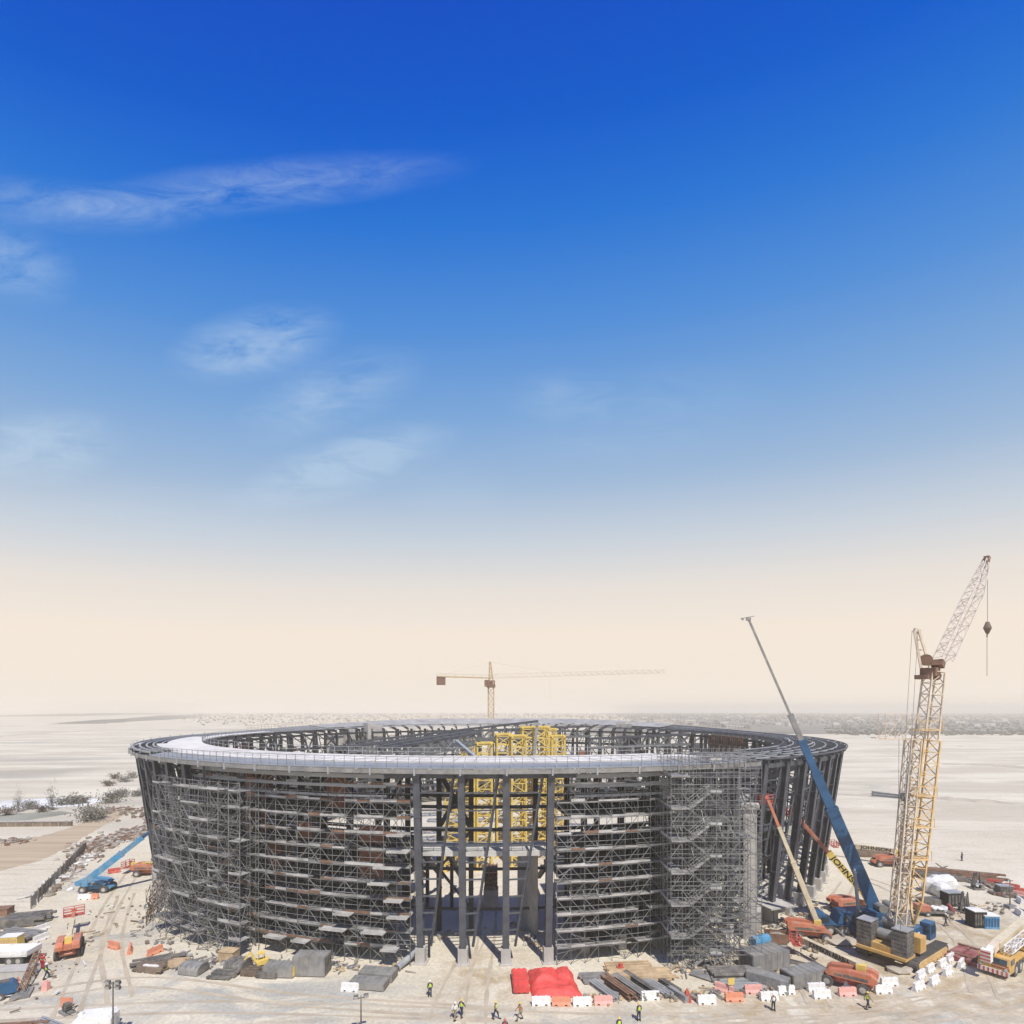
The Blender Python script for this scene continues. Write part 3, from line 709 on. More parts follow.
g = random.Random(8)
for a, k in ((-7.6, 4), (-8.2, 6), (-7.4, 8), (-9.5, 2), (-8, 1), (-12.5, 3), (-13.5, 2), (-17, 1), (-20, 1), (-9, 5), (-7.2, 3), (-7.2, 7)):
    mb = MB(); mb.X = Matrix.Translation(SC) @ Matrix.Rotation(R_(a), 4, 'Z'); z = 1.9 * k; l = g.uniform(1.8, 3.2); mb.box((0, -73.5, z + .12), (l, 1.3, .1)); mb.box((0, -74.1, z + .25), (l, .05, .22))
    for s in (-1, 1): mb.bar((s * l * .4, -73.0, z - 1.0), (s * l * .4, -74.1, z + .05), .06)
    part('loading_platform', mb, 'plat', fsc, world=True)
scaffold('facade_scaffold', 'narrow decked grey scaffold between the gateway and the stair tower', ap(7.3, 20.6, 10, 72.9), ap(7.3, 20.6, 10, 71.3), LV, 32, .06, extra=40)
o1 = ap(-36, -22, 10, 76.4); o2 = ap(-36, -22, 10, 74.9)
scaffold('bulge_scaffold', 'tangled braced scaffold bulging from the left corner of the facade', o1, o2, [2.0 * k for k in range(1, 11)], 33, .5, extra=240, rows=[ap(-36, -22, 10, 73.6)], ztop=21)
scaffold('birdcage_scaffold', 'low rusty birdcage scaffold at the foot of the left facade', [P(146 + 4 * i, 926 - 5.5 * i) for i in range(7)], [P(153 + 4 * i, 921 - 5.5 * i) for i in range(7)], [1.8, 3.6], 34, .85, 'rust_tube', extra=50, ztop=5.2)
# stair tower standing proud of the facade, right of the gateway
st = T('stair_scaffold', 'tall scaffold stair tower with zigzag flights right of the gateway', 'scaffold', (22.8, 66, 0))
sx0, sx1, sy0, sy1, stp = 18.2, 28.6, 63.2, 69.2, 25.4
sm = std_mesh(stp)
xs = [sx0 + (sx1 - sx0) * i / 8 for i in range(9)]; ys = [63.2, 64.7, 66.2, 67.7, 69.2]
for x in xs:
    for y in ys:
        o = link('standard', sm, st); o.location = (x - 22.8, y - 66, 0)
g = random.Random(41)
for k in range(1, 14):
    z = 1.85 * k; r = MB(); d = MB()
    for y in ys:
        r.bar((sx0, y, z), (sx1, y, z), TUBE)
        if y in (63.2, 69.2):
            r.bar((sx0, y, z + .5), (sx1, y, z + .5), TUBE * .9); r.bar((sx0, y, z + 1.0), (sx1, y, z + 1.0), TUBE * .9)
    for x in xs: r.bar((x, sy0, z - .08), (x, sy1, z - .08), TUBE)
    def land(c, sz, toe=None):
        d = MB(); d.box(c, sz); d.mi = 1
        if toe: d.box(*toe)
        part('deck', d, ['board', 'toe'], st, world=True)
    if k % 2 == 0:
        land((19.0, 66.0, z + .05), (1.5, 6.0, .1), ((18.22, 66.0, z + .25), (.04, 6.0, .3))); land((20.1, 64.0, z + .05), (.66, 1.4, .1))
    else: land((23.4, 64.0, z + .05), (1.3, 1.5, .1), ((23.4, 63.24, z + .22), (1.3, .04, .25)))
    for i in range(4, 8):
        for y0, y1 in ((64.7, 66.2), (66.2, 67.7), (67.7, 69.2)):
            if g.random() < .22: land(((xs[i] + xs[i + 1]) / 2, (y0 + y1) / 2, z + .05), (1.28, 1.4, .07))
    part('guard_rail', r, 'tube', st, world=True)
    if k > 11: continue
    f = MB(); a, b = ((20.5, 22.8) if k % 2 else (22.8, 20.5)); yy_ = 63.9 if k % 2 else 65.3; z0 = z - 1.85
    for s in (-.42, .42):
        f.bar((a, yy_ + s, z0 + .05), (b, yy_ + s, z + .05), .08, .26); f.bar((a, yy_ + s, z0 + 1.0), (b, yy_ + s, z + 1.0), .06)
    for q in range(8): f.box((a + (b - a) * (q + .5) / 8, yy_, z0 + 1.85 * (q + .5) / 8 + .1), (.3, .84, .05))
    part('stair_flight', f, 'board', st, world=True)
xx_ = MB()
for i in range(8):
    br = MB()
    for k in range(11):
        z = 1.85 * k
        for y in (63.2, 66.2, 69.2):
            if g.random() < (.62 if y < 64 else .35):
                a, b = (xs[i], xs[i + 1]) if k % 2 else (xs[i + 1], xs[i]); (br if y < 64 else xx_).bar((a, y, z + .1), (b, y, z + 1.85), TUBE)
            elif y < 64 and br.v: part('diagonal_brace', br, 'tube', st, world=True); br = MB()
        if g.random() < .6:
            j = g.randrange(4); a, b = (ys[j], ys[j + 1]) if g.random() < .5 else (ys[j + 1], ys[j]); xx_.bar((xs[i + 1], a, z), (xs[i + 1], b, z + 1.85), TUBE)
    if br.v: part('diagonal_brace', br, 'tube', st, world=True)
x = xx_
for k in range(130):
    p = V((g.choice(xs), g.choice(ys), g.uniform(0, 19))); q = p + V((g.choice((-2.6, -1.3, 1.3, 2.6)), g.choice((-1.5, 0, 0, 1.5)), g.uniform(.5, 4)))
    q.x = min(sx1, max(sx0, q.x)); q.y = min(sy1, max(sy0, q.y))
    if (p - q).length > .5: x.bar(p, q, TUBE)
part('loose_tube', x, 'tube', st, world=True, kind='stuff')
# pale concrete pier and retaining walls right of the stair tower
a = P(737, 928); mb = MB(); mb.box((0, 0, 8.5), (1.6, 1.6, 17)); mb.box((0, 0, 17.3), (2.2, 2.2, .6)); mb.box((0, -.85, 9), (.5, .12, 14))
single('concrete_pier', mb, 'conc', 'tall pale concrete pier beside the scaffold stair tower', 'pier', (31.2, 72.4, 0), R_(-20))
mb = MB(); W = [P(742, 936), P(768, 925), P(792, 915)]
b0, b1 = P(748, 915), P(786, 903)
mb.bar(b0 + V((0, 0, 1.5)), b1 + V((0, 0, 1.5)), .5, 3.0)
n_ = (b1 - b0).normalized(); 
mb.box(b0 + V((.2, -3.2, 1.3)), (.5, 6, 2.6), R_(-25)); mb.box(b0 + n_ * 3.2 + V((.9, -2.6, 1.3)), (.5, 5.2, 2.6), R_(-25)); mb.box(b0 + n_ * 1.6 + V((.6, -3, 2.72)), (4.2, 5.6, .2), R_(18))
single('retaining_wall', mb, 'conc', 'low pale concrete retaining walls with a dark opening at the column feet', 'wall', (b0.x, b0.y, 0), world=True)
# ================================================================== machines
def wheel(parent, c, r, w, n=18, rim=True, name='wheel'):
    mb = MB(); c = V(c); a = V((0, w / 2, 0))
    mb.tube(-a, a, r, n); mb.tube(-a * 1.02, a * 1.02, r * .8, n)
    for k in range(n): 
        t = 2 * pi * k / n; mb.X = Matrix.Rotation(t, 4, 'Y'); mb.box((r, 0, 0), (.06, w * .9, .12)); mb.X = Matrix.Identity(4)
    o = part(name, mb, 'tyre', parent); o.location = c
    if rim:
        mb = MB(); mb.tube(-a * 1.06, a * 1.06, r * .52, 14); mb.tube(-a * 1.14, a * 1.14, r * .2, 8); part('rim', mb, 'rim', o)
    return o
def hexa(mb, prof, y0, y1, tap=0.0):
    """side profile (x,z) swept across y, a little narrower on top"""
    zs = [z for _, z in prof]; lo, hi = min(zs), max(zs); n = len(prof); vs = []
    for y in (y0, y1):
        for x, z in prof:
            k = 1 - tap * (z - lo) / max(.01, hi - lo); yc = (y0 + y1) / 2; vs.append((x, yc + (y - yc) * k, z))
    mb.add(vs, [tuple(range(n)), tuple(range(2 * n - 1, n - 1, -1))] + [(k, n + k, n + (k + 1) % n, (k + 1) % n) for k in range(n)])
def lettering(text, parent, p, e, nrm, h, width, m, name='lettering'):
    e = V(e).normalized(); nrm = V(nrm); nrm = (nrm - e * nrm.dot(e)).normalized(); up = nrm.cross(e)
    cu = bpy.data.curves.new('lettering', 'FONT'); cu.body = text; cu.size = h * 1.38; cu.extrude = .008; cu.align_x = 'CENTER'; cu.align_y = 'CENTER'; cu.offset = .03 * h
    cu.materials.append(M[m])
    o = link(name, cu, parent)
    bpy.context.view_layer.update(); wd = max(.01, o.dimensions.x)
    k = width / wd; me = bpy.data.meshes.new_from_object(o.evaluated_get(bpy.context.evaluated_depsgraph_get())); bpy.data.objects.remove(o); o = link(name, me, parent)
    mt = Matrix((e * k, up, nrm)).transposed().to_4x4(); mt.translation = V(p); o.matrix_local = mt
    return o
def boom_lift(label, loc, yaw, root, tip, secs, body='orange', base='orange', text=None, basket=True, name='boom_lift', scale=1.0, knuckle='yellow', tcol='black', bdir=None, w0=.62):
    t = T(name, label, 'boom lift', loc, yaw, 'boom lifts working round the stadium')
    inv = Matrix.Rotation(-yaw, 4, 'Z')
    lo = lambda p: inv @ (V(p) - V((loc[0], loc[1], 0)))
    mb = MB(); hexa(mb, [(-2.3, .55), (2.3, .55), (2.5, .8), (2.3, 1.05), (-2.3, 1.05), (-2.5, .8)], -.75, .75)
    for x in (-1.65, 1.65): mb.box((x, 0, .62), (.4, 2.1, .35))
    mb.tube((0, 0, 1.0), (0, 0, 1.22), .8, 16); part('chassis', mb, base, t)
    for x in (-1.65, 1.65):
        for y in (-1.12, 1.12): wheel(t, (x, y, .58), .58, .42)
    mb = MB(); hexa(mb, [(-2.6, 1.25), (1.6, 1.22), (1.9, 1.5), (1.5, 1.85), (-.4, 2.15), (-2.3, 2.2), (-2.9, 1.85), (-2.9, 1.45)], -1.2, -.38, .12)
    hexa(mb, [(-2.6, 1.25), (1.6, 1.22), (1.9, 1.5), (1.5, 1.85), (-.4, 2.15), (-2.3, 2.2), (-2.9, 1.85), (-2.9, 1.45)], .38, 1.2, .12)
    hexa(mb, [(-2.7, 1.3), (-1.4, 1.3), (-1.4, 1.9), (-2.7, 1.9)], -.37, .37); tr = part('turret', mb, body, t)
    mb = MB()
    for y in (-1.19, 1.19): mb.box((-1.0, y, 1.55), (2.2, .04, .3)); mb.box((.6, y * 1.0, 1.5), (.7, .04, .22))
    part('side_grille', mb, 'cw', tr)
    a, b = lo(root), lo(tip); d = b - a; bm = None
    mb = MB(); mb.box(a + V((0, 0, -.25)), (.9, .7, 1.1)); part('boom_pivot', mb, knuckle, t)
    for k, (t0, t1, w, m) in enumerate(secs):
        mb = MB(); p, q = a + d * t0, a + d * t1; mb.bar(p, q, w * .85, w); 
        mb.bar(q - d.normalized() * .3, q, w * .98, w * 1.12)
        o = part('boom' if k == 0 else 'boom_section', mb, m, t)
        if k == 0: bm = o
        if text and text[0] == k:
            side = d.normalized().cross(V((0, 0, 1))).normalized()
            wn = Matrix.Rotation(yaw, 3, 'Z') @ side
            e = d.normalized()
            if wn.y > 0: side = -side
            if (Matrix.Rotation(yaw, 3, 'Z') @ e).x < 0: e = -e
            lettering(text[1], o, (p + q) / 2 + side * (w * .425 + .012), e, side, w * .82, (q - p).length * text[2], tcol)
    mb = MB(); mb.tube(a + V((0, 0, -.7)) + d.normalized() * .8, a + d * .22 + V((0, 0, -.25)), .09, 8); part('lift_cylinder', mb, 'pale_steel', t)
    if basket:
        bk = MB(); c = b; e = V((d.x, d.y, 0)).normalized() if bdir is None else inv @ V(bdir); s = V((-e.y, e.x, 0))
        c0 = c + e * .75
        bk.X = Matrix.Translation(c0 + V((0, 0, -.5))) @ Matrix((e, s, V((0, 0, 1)))).transposed().to_4x4()
        bk.box((0, 0, 0), (.95, 2.3, .1))
        for x in (-.45, .45):
            for y in (-1.12, 0, 1.12): bk.bar((x, y, 0), (x, y, 1.1), .07)
            for z in (.35, .7, 1.1): bk.bar((x, -1.12, z), (x, 1.12, z), .07)
        for y in (-1.12, 1.12):
            for z in (.35, .7, 1.1): bk.bar((-.45, y, z), (.45, y, z), .07)
        bk.box((-.5, 0, .8), (.12, .6, .4)); part('basket', bk, 'red' if body == 'orange' else 'grey', t)
    return t
p = P(810, 938); boom_lift('orange boom lift with a cream and red boom raised to the open columns', p, R_(-14), Q(817, 922, 72.6), Q(768, 800, 73.5), [(0, .5, .62, 'cream'), (.42, .78, .46, 'cream'), (.7, 1, .36, 'orange')], bdir=(-.3, .9, 0), knuckle='yellow')
p = P(849, 911); boom_lift('orange boom lift behind the blue crane, its steep lettered boom reaching the columns', p, R_(12), Q(868, 898, 80.5), Q(793, 812, 84), [(0, .52, .95, 'yellow'), (.48, 1, .55, 'orange')], text=(0, 'JOHNSON', .82), bdir=(-.5, .8, 0), w0=.9)
p = P(846, 986); boom_lift('dusty red boom lift in front of the barriers with a level lettered cream boom', p, R_(142), Q(861, 967, 59.3), Q(801, 939, 67.6), [(0, .95, .72, 'cream'), (.9, 1, .5, 'orange')], text=(0, 'JOHNSON ARABIA', .72), bdir=(-.9, .2, 0), body='orange', base='red')
p = P(886, 866); boom_lift('small distant orange boom lift left of the tall lattice crane, boom laid level', p, R_(172), Q(897, 851, 105), Q(838, 844, 112), [(0, .68, .8, 'cream'), (.62, 1, .5, 'orange')], text=(0, 'JOHNSON', .75), bdir=(-1, .2, 0))
p = P(69.5, 953); boom_lift('orange boom lift parked on the left with its basket pointing away', p, R_(124), Q(68.5, 939, 66.5), Q(74, 913, 74.5), [(0, .7, .6, 'cream'), (.6, 1, .42, 'orange')], bdir=(-.6, .8, 0))
p = P(98, 891); boom_lift('blue boom lift on the left with its boom reaching to the stadium', p, R_(4), Q(86, 881, 88), Q(156, 827, 93), [(0, .5, .95, 'ltblue'), (.45, .8, .75, 'ltblue'), (.75, 1, .5, 'blue')], body='ltblue', base='ltblue', knuckle='ltblue', basket=False)
p = P(150, 875); boom_lift('orange boom lift half hidden by the left corner of the stadium', p, R_(5), Q(160, 864, 99), Q(132, 864, 101), [(0, .5, .6, 'yellow'), (.45, 1, .55, 'yellow')], text=(0, 'JOHNSON', .8), bdir=(-1, 0, 0))

# ------------------------------------------------------------------ blue telescopic crane
def carrier(t, L_, m, wheels, hgt=1.5, w=2.7):
    mb = MB(); hexa(mb, [(-L_ / 2, .75), (L_ / 2, .75), (L_ / 2, hgt), (-L_ / 2, hgt)], -w / 2 + .25, w / 2 - .25)
    mb.box((0, 0, hgt + .04), (L_ - .4, w, .08)); part('carrier', mb, m, t)
    for x in wheels:
        for y in (-w / 2 + .25, w / 2 - .25): wheel(t, (x, y, .72), .72, .55)
p = P(862, 934); yb = R_(-6)
t = T('telescopic_crane', 'blue truck crane with a long blue telescopic boom leaning left over the stadium', 'mobile crane', p, yb)
carrier(t, 12.5, 'blue', (-4.6, -2.9, .2, 1.9, 3.6, 5.2))
def lo_(t):
    inv = Matrix.Rotation(-t.rotation_euler.z, 4, 'Z'); L0 = V(t.location)
    return lambda q: inv @ (V(q) - L0)
lo = lo_(t)
mb = MB(); hexa(mb, [(-6.2, .6), (-4.4, .6), (-4.4, 2.2), (-4.9, 2.75), (-6.0, 2.75), (-6.4, 1.6)], -1.3, 1.3, .08); cb = part('driver_cab', mb, 'blue', t)
mb = MB(); mb.box((-6.24, 0, 2.0), (.06, 2.0, .8), 0, .2); mb.box((-5.2, -1.27, 2.15), (1.0, .06, .7)); part('windscreen', mb, 'glass', cb)
mb = MB(); hexa(mb, [(-3.6, 1.7), (2.6, 1.7), (3.4, 2.4), (2.6, 3.2), (.4, 3.4), (-3.2, 3.0)], -1.25, 1.25, .05); sp_ = part('superstructure', mb, 'blue', t)
mb = MB()
for k in range(6): mb.box((-2.6 + k * .75, -1.24, 2.35), (.5, .05, .75))
part('side_panel', mb, 'cw', sp_)
mb = MB(); hexa(mb, [(-1.8, 1.9), (-.2, 1.9), (-.2, 3.5), (-1.2, 3.6), (-1.8, 3.0)], -2.1, -1.3, .05); part('operator_cab', mb, 'glass', sp_)
mb = MB(); 
for k in range(5): mb.box((4.2, 0, 1.9 + .36 * k), (1.6, 2.7, .32))
part('counterweight', mb, 'cw', t)
mb = MB(); mb.tube((2.2, -1.0, 3.7), (2.2, 1.0, 3.7), .55, 14); mb.tube((3.5, -1.0, 3.9), (3.5, 1.0, 3.9), .5, 14); mb.lattice((2, 0, 3.4), (6.2, 0, 2.4), 1.4, 5, .14, .09, .9); part('winch', mb, 'grey', t)
a, b = lo(Q(876, 911, 74.2)), lo(Q(748.5, 619, 79)); d = b - a
for k, (t0, t1, w, m) in enumerate([(0, .34, 1.5, 'blue'), (.30, .46, 1.15, 'blue'), (.44, .57, .92, 'blue'), (.55, .66, .7, 'grey'), (.62, 1, .3, 'grey')]):
    mb = MB(); pp, q = a + d * t0, a + d * t1; mb.bar(pp, q, w * .72, w, None, None); mb.bar(q - d.normalized() * .35, q, w * .78, w * 1.06)
    part('boom' if k == 0 else ('boom_section' if k < 4 else 'boom_extension'), mb, m, t)
mb = MB(); mb.tube(V((-.6, -.5, 2.6)), a + d * .17, .22, 10); part('lift_cylinder', mb, 'pale_steel', t)
mb = MB(); mb.box(b, (.6, .4, .4)); mb.bar(b + V((-1.1, 0, .1)), b + V((.8, 0, .4)), .08); mb.tube(b + V((-.8, -.1, 0)), b + V((-.8, .1, 0)), .18, 10); part('boom_head', mb, 'grey', t)
mb = MB()
for x in (-3.9, 4.6):
    for s in (-1, 1): mb.bar((x, s * 1.0, .95), (x, s * 3.4, .95), .3, .35); mb.bar((x, s * 3.4, 1.0), (x, s * 3.4, .12), .18); mb.box((x, s * 3.4, .07), (.8, .8, .14))
part('outrigger', mb, 'grey', t)

# ------------------------------------------------------------------ crawler crane with lattice boom
cb_ = P(902, 954); yc = R_(34)
t = T('crawler_crane', 'tall yellow lattice boom crane on crawler tracks with stacked black counterweights', 'crawler crane', cb_, yc)
lo = lo_(t)
for s in (-1, 1):
    mb = MB(); pts = []
    L2, hh = 4.6, 1.35
    for k in range(9): an = -pi / 2 + pi * k / 8; pts.append((L2 - hh / 2 + cos(an) * hh / 2, hh / 2 + sin(an) * hh / 2))
    for k in range(9): an = pi / 2 + pi * k / 8; pts.append((-L2 + hh / 2 + cos(an) * hh / 2, hh / 2 + sin(an) * hh / 2))
    mb.prism(pts, 'y', s * 2.6 - .62, s * 2.6 + .62)
    for k in range(22): mb.box((-L2 + .5 + k * .4, s * 2.6, hh + .02), (.2, 1.26, .08))
    tk = part('crawler_track', mb, 'tyre', t)
    mb = MB(); mb.prism([(x * .9, .2 + z * .72) for x, z in pts], 'y', s * 2.6 - .7, s * 2.6 - .63); mb.prism([(x * .9, .2 + z * .72) for x, z in pts], 'y', s * 2.6 + .63, s * 2.6 + .7)
    for k in range(7): mb.tube((-3.3 + k * 1.1, s * 2.6 - .76, .5), (-3.3 + k * 1.1, s * 2.6 + .76, .5), .24, 10)
    part('track_frame', mb, 'crane_y', tk)
mb = MB(); mb.box((0, 0, .95), (4.2, 5.4, .7)); mb.tube((0, 0, 1.2), (0, 0, 1.75), 1.6, 20); part('undercarriage', mb, 'crane_y', t)
mb = MB(); hexa(mb, [(-5.6, 1.75), (3.2, 1.75), (3.6, 2.1), (3.2, 2.5), (-5.6, 2.5)], -1.4, 1.4); mb.box((-4.6, 0, 1.6), (2.6, 5.2, .35)); mb.box((-2.2, -2.4, 2.7), (1.6, 1.2, 1.8)); fr = part('upper_frame', mb, 'amber', t)
mb = MB(); hexa(mb, [(-3.4, 2.5), (1.6, 2.5), (1.6, 3.7), (-3.0, 4.0)], -1.75, -.7); hexa(mb, [(-3.4, 2.5), (.6, 2.5), (.6, 3.6), (-3.0, 4.0)], .9, 1.8); mh = part('machine_house', mb, 'blue', t)
mb = MB(); mb.box((-.6, -1.79, 3.1), (1.5, .05, .35)); part('name_panel', mb, 'white', mh)
mb = MB(); hexa(mb, [(1.2, 2.2), (2.9, 2.2), (3.1, 3.2), (2.7, 4.2), (1.2, 4.2)], -2.5, -1.4, .04); cbn = part('operator_cab', mb, 'blue', t)
mb = MB(); mb.box((2.98, -1.95, 3.3), (.08, .9, 1.2), 0, .1); mb.box((2.1, -2.5, 3.4), (1.1, .06, 1.0)); mb.box((1.18, -1.95, 3.5), (.05, .8, .8)); part('cab_window', mb, 'glass', cbn)
for s in (-1, 1):
    mb = MB()
    for k in range(6): mb.box((-4.7, s * 1.85, 2.0 + .46 * k), (1.9, 1.6, .40)); mb.box((-4.7, s * 1.85, 2.22 + .46 * k), (1.7, 1.4, .06))
    mb.mi = 1; mb.box((-4.7, s * 1.85, 4.76), (1.9, 1.6, .12))
    part('counterweight', mb, ['cw', 'pale_steel'], t)
mb = MB()
for x, z in ((-3.8, 3.2), (-2.4, 4.4), (-1.0, 4.6)): mb.tube((x, -1.0, z), (x, 1.0, z), .62, 16)
part('winch_drum', mb, 'grey', t)
# main boom: foot section, lattice, head
f0, f1 = lo(Q(905, 926, 66.6)), lo(Q(934.5, 668, 67))
d = f1 - f0
upv = Matrix.Rotation(-yc, 3, 'Z') @ V((0, 1, 0))
mb = MB(); fa = f0 + d * .10
sx_ = Matrix.Rotation(-yc, 3, 'Z') @ V((1, 0, 0))
for s in (-1, 1):
    for q in (-1, 1): mb.bar(f0 + sx_ * s * 1.0, fa + sx_ * s * .95 + upv * q * .95, .22)
mb.bar(f0 - sx_ * 1.1, f0 + sx_ * 1.1, .25); part('boom_foot', mb, 'crane_y', t)
mb = MB(); mb.lattice(fa, f0 + d * .72, 1.95, 14, .17, .085, 1.95, up=upv); part('boom', mb, 'crane_y', t)
mb = MB(); mb.lattice(f0 + d * .72, f0 + d * .985, 1.65, 6, .16, .08, 1.5, up=upv); part('boom_section', mb, 'crane_pale', t)
m0 = lo(Q(897, 925, 65.8)); m1 = lo(Q(913, 739, 66.2)); mb = MB(); mb.lattice(m0, m1, 1.2, 14, .13, .07, 1.2, up=upv); part('mast', mb, 'crane_pale', t)
mb = MB()
for yy2 in (730, 795, 826, 858): 
    c = lo(Q(905 + (925 - yy2) * .085, yy2, 66.4)); mb.X = Matrix.Translation(c) @ Matrix.Rotation(-yc, 4, 'Z'); mb.box((.4, 0, 0), (2.3, 2.1, .1)); mb.bar((-1, -1.1, 0), (-1, -1.1, 1.1), .06); mb.bar((1.7, -1.1, 0), (1.7, -1.1, 1.1), .06); mb.bar((-1, -1.1, 1.1), (1.7, -1.1, 1.1), .06)
mb.X = Matrix.Identity(4); part('boom_platform', mb, 'crane_y', t)
mb = MB()
for a_, b_ in (((-.2, 0), (-4.2, 0)), ((-.2, 3.0), (-4.2, 3.0)), ((-4.2, 0), (-4.2, 3)), ((-2.2, 0), (-2.2, 3)), ((-.2, 0), (-.2, 3)), ((-4.2, 0), (-2.2, 3)), ((-2.2, 0), (-.2, 3))):
    for yo in (-.6, .6):
        o_ = lo(Q(917, 739, 66.2)); mb.bar(o_ + sx_ * a_[0] + V((0, 0, a_[1])) + upv * yo, o_ + sx_ * b_[0] + V((0, 0, b_[1])) + upv * yo, .07)
o_ = lo(Q(917, 739, 66.2)); mb.bar(o_ - sx_ * .2 - V((0, 0, .1)), o_ - sx_ * 5.2 + V((0, 0, .15)), 1.1, .1); part('side_gantry', mb, 'crane_pale', t)
hd = lo(Q(930, 672, 67)); mb = MB(); mb.box(hd, (1.5, 1.6, 1.0)); mb.box(lo(Q(923, 677, 67)), (1.2, 1.4, .5)); mb.box(lo(Q(937, 664, 67)), (.9, 1.4, .8), 0, .5); mb.tube(lo(Q(926, 660, 66.4)), lo(Q(926, 660, 67.6)), .7, 14); mb.tube(lo(Q(936, 676, 66.4)), lo(Q(936, 676, 67.6)), .55, 14); part('boom_head', mb, 'rust', t)
mb = MB()
for x0, x1 in ((921, 914.5), (930, 919)):
    for dd in (66.4, 67.6): mb.bar(lo(Q(x0, 668, dd)), lo(Q(x1, 631, 67 + (dd - 67) * .5)), .22)
for y_ in (640, 650, 659): mb.bar(lo(Q(914.5 + (y_ - 631) * .17, y_, 67)), lo(Q(919 + (y_ - 631) * .3, y_, 67)), .12)
mb.bar(lo(Q(914, 630, 67)), lo(Q(920, 632, 67)), .35, .5); part('jib_strut', mb, 'crane_pale', t)
M['jib'] = mat('sky_faded_jib', (.66, .58, .52), .6, 0, .1, 1)  # pale colour carries the jib's fading into the bright sky
mb = MB(); j0, j1, j2 = lo(Q(943, 660, 67)), lo(Q(974, 594, 67)), lo(Q(987, 559, 67)); mb.lattice(j0, j1, 1.45, 9, .1, .055, 1.35, up=upv); mb.lattice(j1, j2, 1.35, 5, .09, .05, .5, up=upv); part('luffing_jib', mb, 'jib', t)
mb = MB(); mb.box(j2, (.6, .5, .7)); mb.tube(j2 + upv * .2, j2 - upv * .2, .32, 12); part('jib_head', mb, 'rust', t)
mb = MB(); js = lo(Q(915, 630, 67))
for s in (-.5, .5): mb.bar(js + upv * s, lo(Q(897, 932, 63)) + upv * s, .03)
mb.bar(lo(Q(987.5, 562, 67)), lo(Q(987.5, 624, 67)), .035); mb.bar(lo(Q(987, 634, 67)), lo(Q(987, 676, 67)), .04)
mb.bar(lo(Q(899, 737, 66)), lo(Q(898, 905, 66)), .03); mb.bar(lo(Q(909, 742, 66)), lo(Q(893, 905, 66)), .03); part('rope', mb, 'wire', t)
mb = MB(); hk = lo(Q(987.5, 628, 67)); mb.tube(hk + V((0, 0, .75)), hk, .18, 10, .42); mb.tube(hk, hk - V((0, 0, .7)), .42, 10, .15); mb.bar(hk - V((0, 0, .6)), hk - V((.2, 0, 1.1)), .12); part('hook_block', mb, 'dkwood', t)
mb = MB(); a, b = Q(872, 793.5, 66.5), Q(905, 797, 66.5); mb.bar(a, b, .5, .07); 
for s in (-.3, .3): mb.bar(a + V((0, 0, s)), b + V((0, 0, s * .8)), .45, .06)
mb.bar(a, b, .06, .55); mb.box(b, (.5, .8, 1.0)); mb.bar(b, Q(909, 742, 66.2), .05)
single('steel_beam', mb, 'pale_steel', 'grey steel beam hanging level beside the tall lattice boom', 'beam', (a.x, a.y, a.z), world=True)

# ------------------------------------------------------------------ yellow truck crane on the right
p = P(1012, 962); t = T('truck_crane', 'yellow truck crane with striped bumper and lowered boom at the right edge', 'mobile crane', p, R_(214))
carrier(t, 12.4, 'amber', (4.2, 2.6, -1.6, -3.2, -4.8), 1.55, 2.8)
mb = MB(); hexa(mb, [(4.3, .7), (6.4, .7), (6.5, 1.4), (6.2, 2.3), (4.6, 2.4), (4.3, 2.2)], -1.42, 1.42, .05); cb = part('driver_cab', mb, 'amber', t)
mb = MB(); mb.box((6.36, 0, 1.86), (.08, 2.3, .6), 0, -.3); mb.box((5.4, -1.41, 1.85), (1.2, .05, .55)); mb.box((5.4, 1.41, 1.85), (1.2, .05, .55)); part('windscreen', mb, 'glass', cb)
mb = MB(); mb.box((6.55, 0, .72), (.12, 2.8, .5)); mb.mi = 1
for k in range(7): mb.box((6.62, -1.2 + .4 * k, .72), (.03, .16, .5))
part('bumper', mb, ['white', 'red'], t)
mb = MB(); mb.box((6.46, .55, 1.35), (.06, 1.5, .42)); part('grille', mb, 'dkred', cb)
for y in (-1.1, 1.1): mb = MB(); mb.tube((6.5, y, 1.15), (6.62, y, 1.15), .16, 10); part('headlight', mb, 'lamp', cb)
mb = MB(); hexa(mb, [(-5.0, 1.65), (-.5, 1.65), (-.2, 2.2), (-1.5, 3.0), (-5.0, 2.9)], -1.3, 1.3, .04); su = part('superstructure', mb, 'amber', t)
mb = MB(); hexa(mb, [(-1.9, 1.8), (.2, 1.8), (.1, 2.9), (-.4, 3.4), (-1.9, 3.4)], .65, 1.5, .04); oc = part('operator_cab', mb, 'amber', su)
mb = MB(); mb.box((.1, 1.08, 2.75), (.07, .7, .8), 0, -.2); mb.box((-.9, 1.5, 2.75), (1.3, .05, .8)); part('cab_window', mb, 'glass', oc)
for k, (x0, x1, s, m) in enumerate(((-4.8, 5.0, .95, 'cream'), (4.6, 6.6, .75, 'crane_pale'), (6.4, 7.6, .6, 'white'))):
    mb = MB(); mb.bar((x0, -.2, 3.3 - .02 * x0), (x1, -.2, 3.3 - .06 * x1), s * .9, s); part('boom' if k == 0 else 'boom_section', mb, m, t)
mb = MB(); mb.box((7.9, -.2, 2.7), (.8, .9, 1.3)); mb.mi = 1
for k in range(3): mb.box((8.31, -.2, 2.3 + .4 * k), (.03, .9, .2))
part('boom_head', mb, ['white', 'red'], t)
mb = MB(); mb.lattice((-4.5, 1.0, 3.3), (5.4, 1.0, 3.1), .7, 12, .08, .05); part('folding_jib', mb, 'white', t)
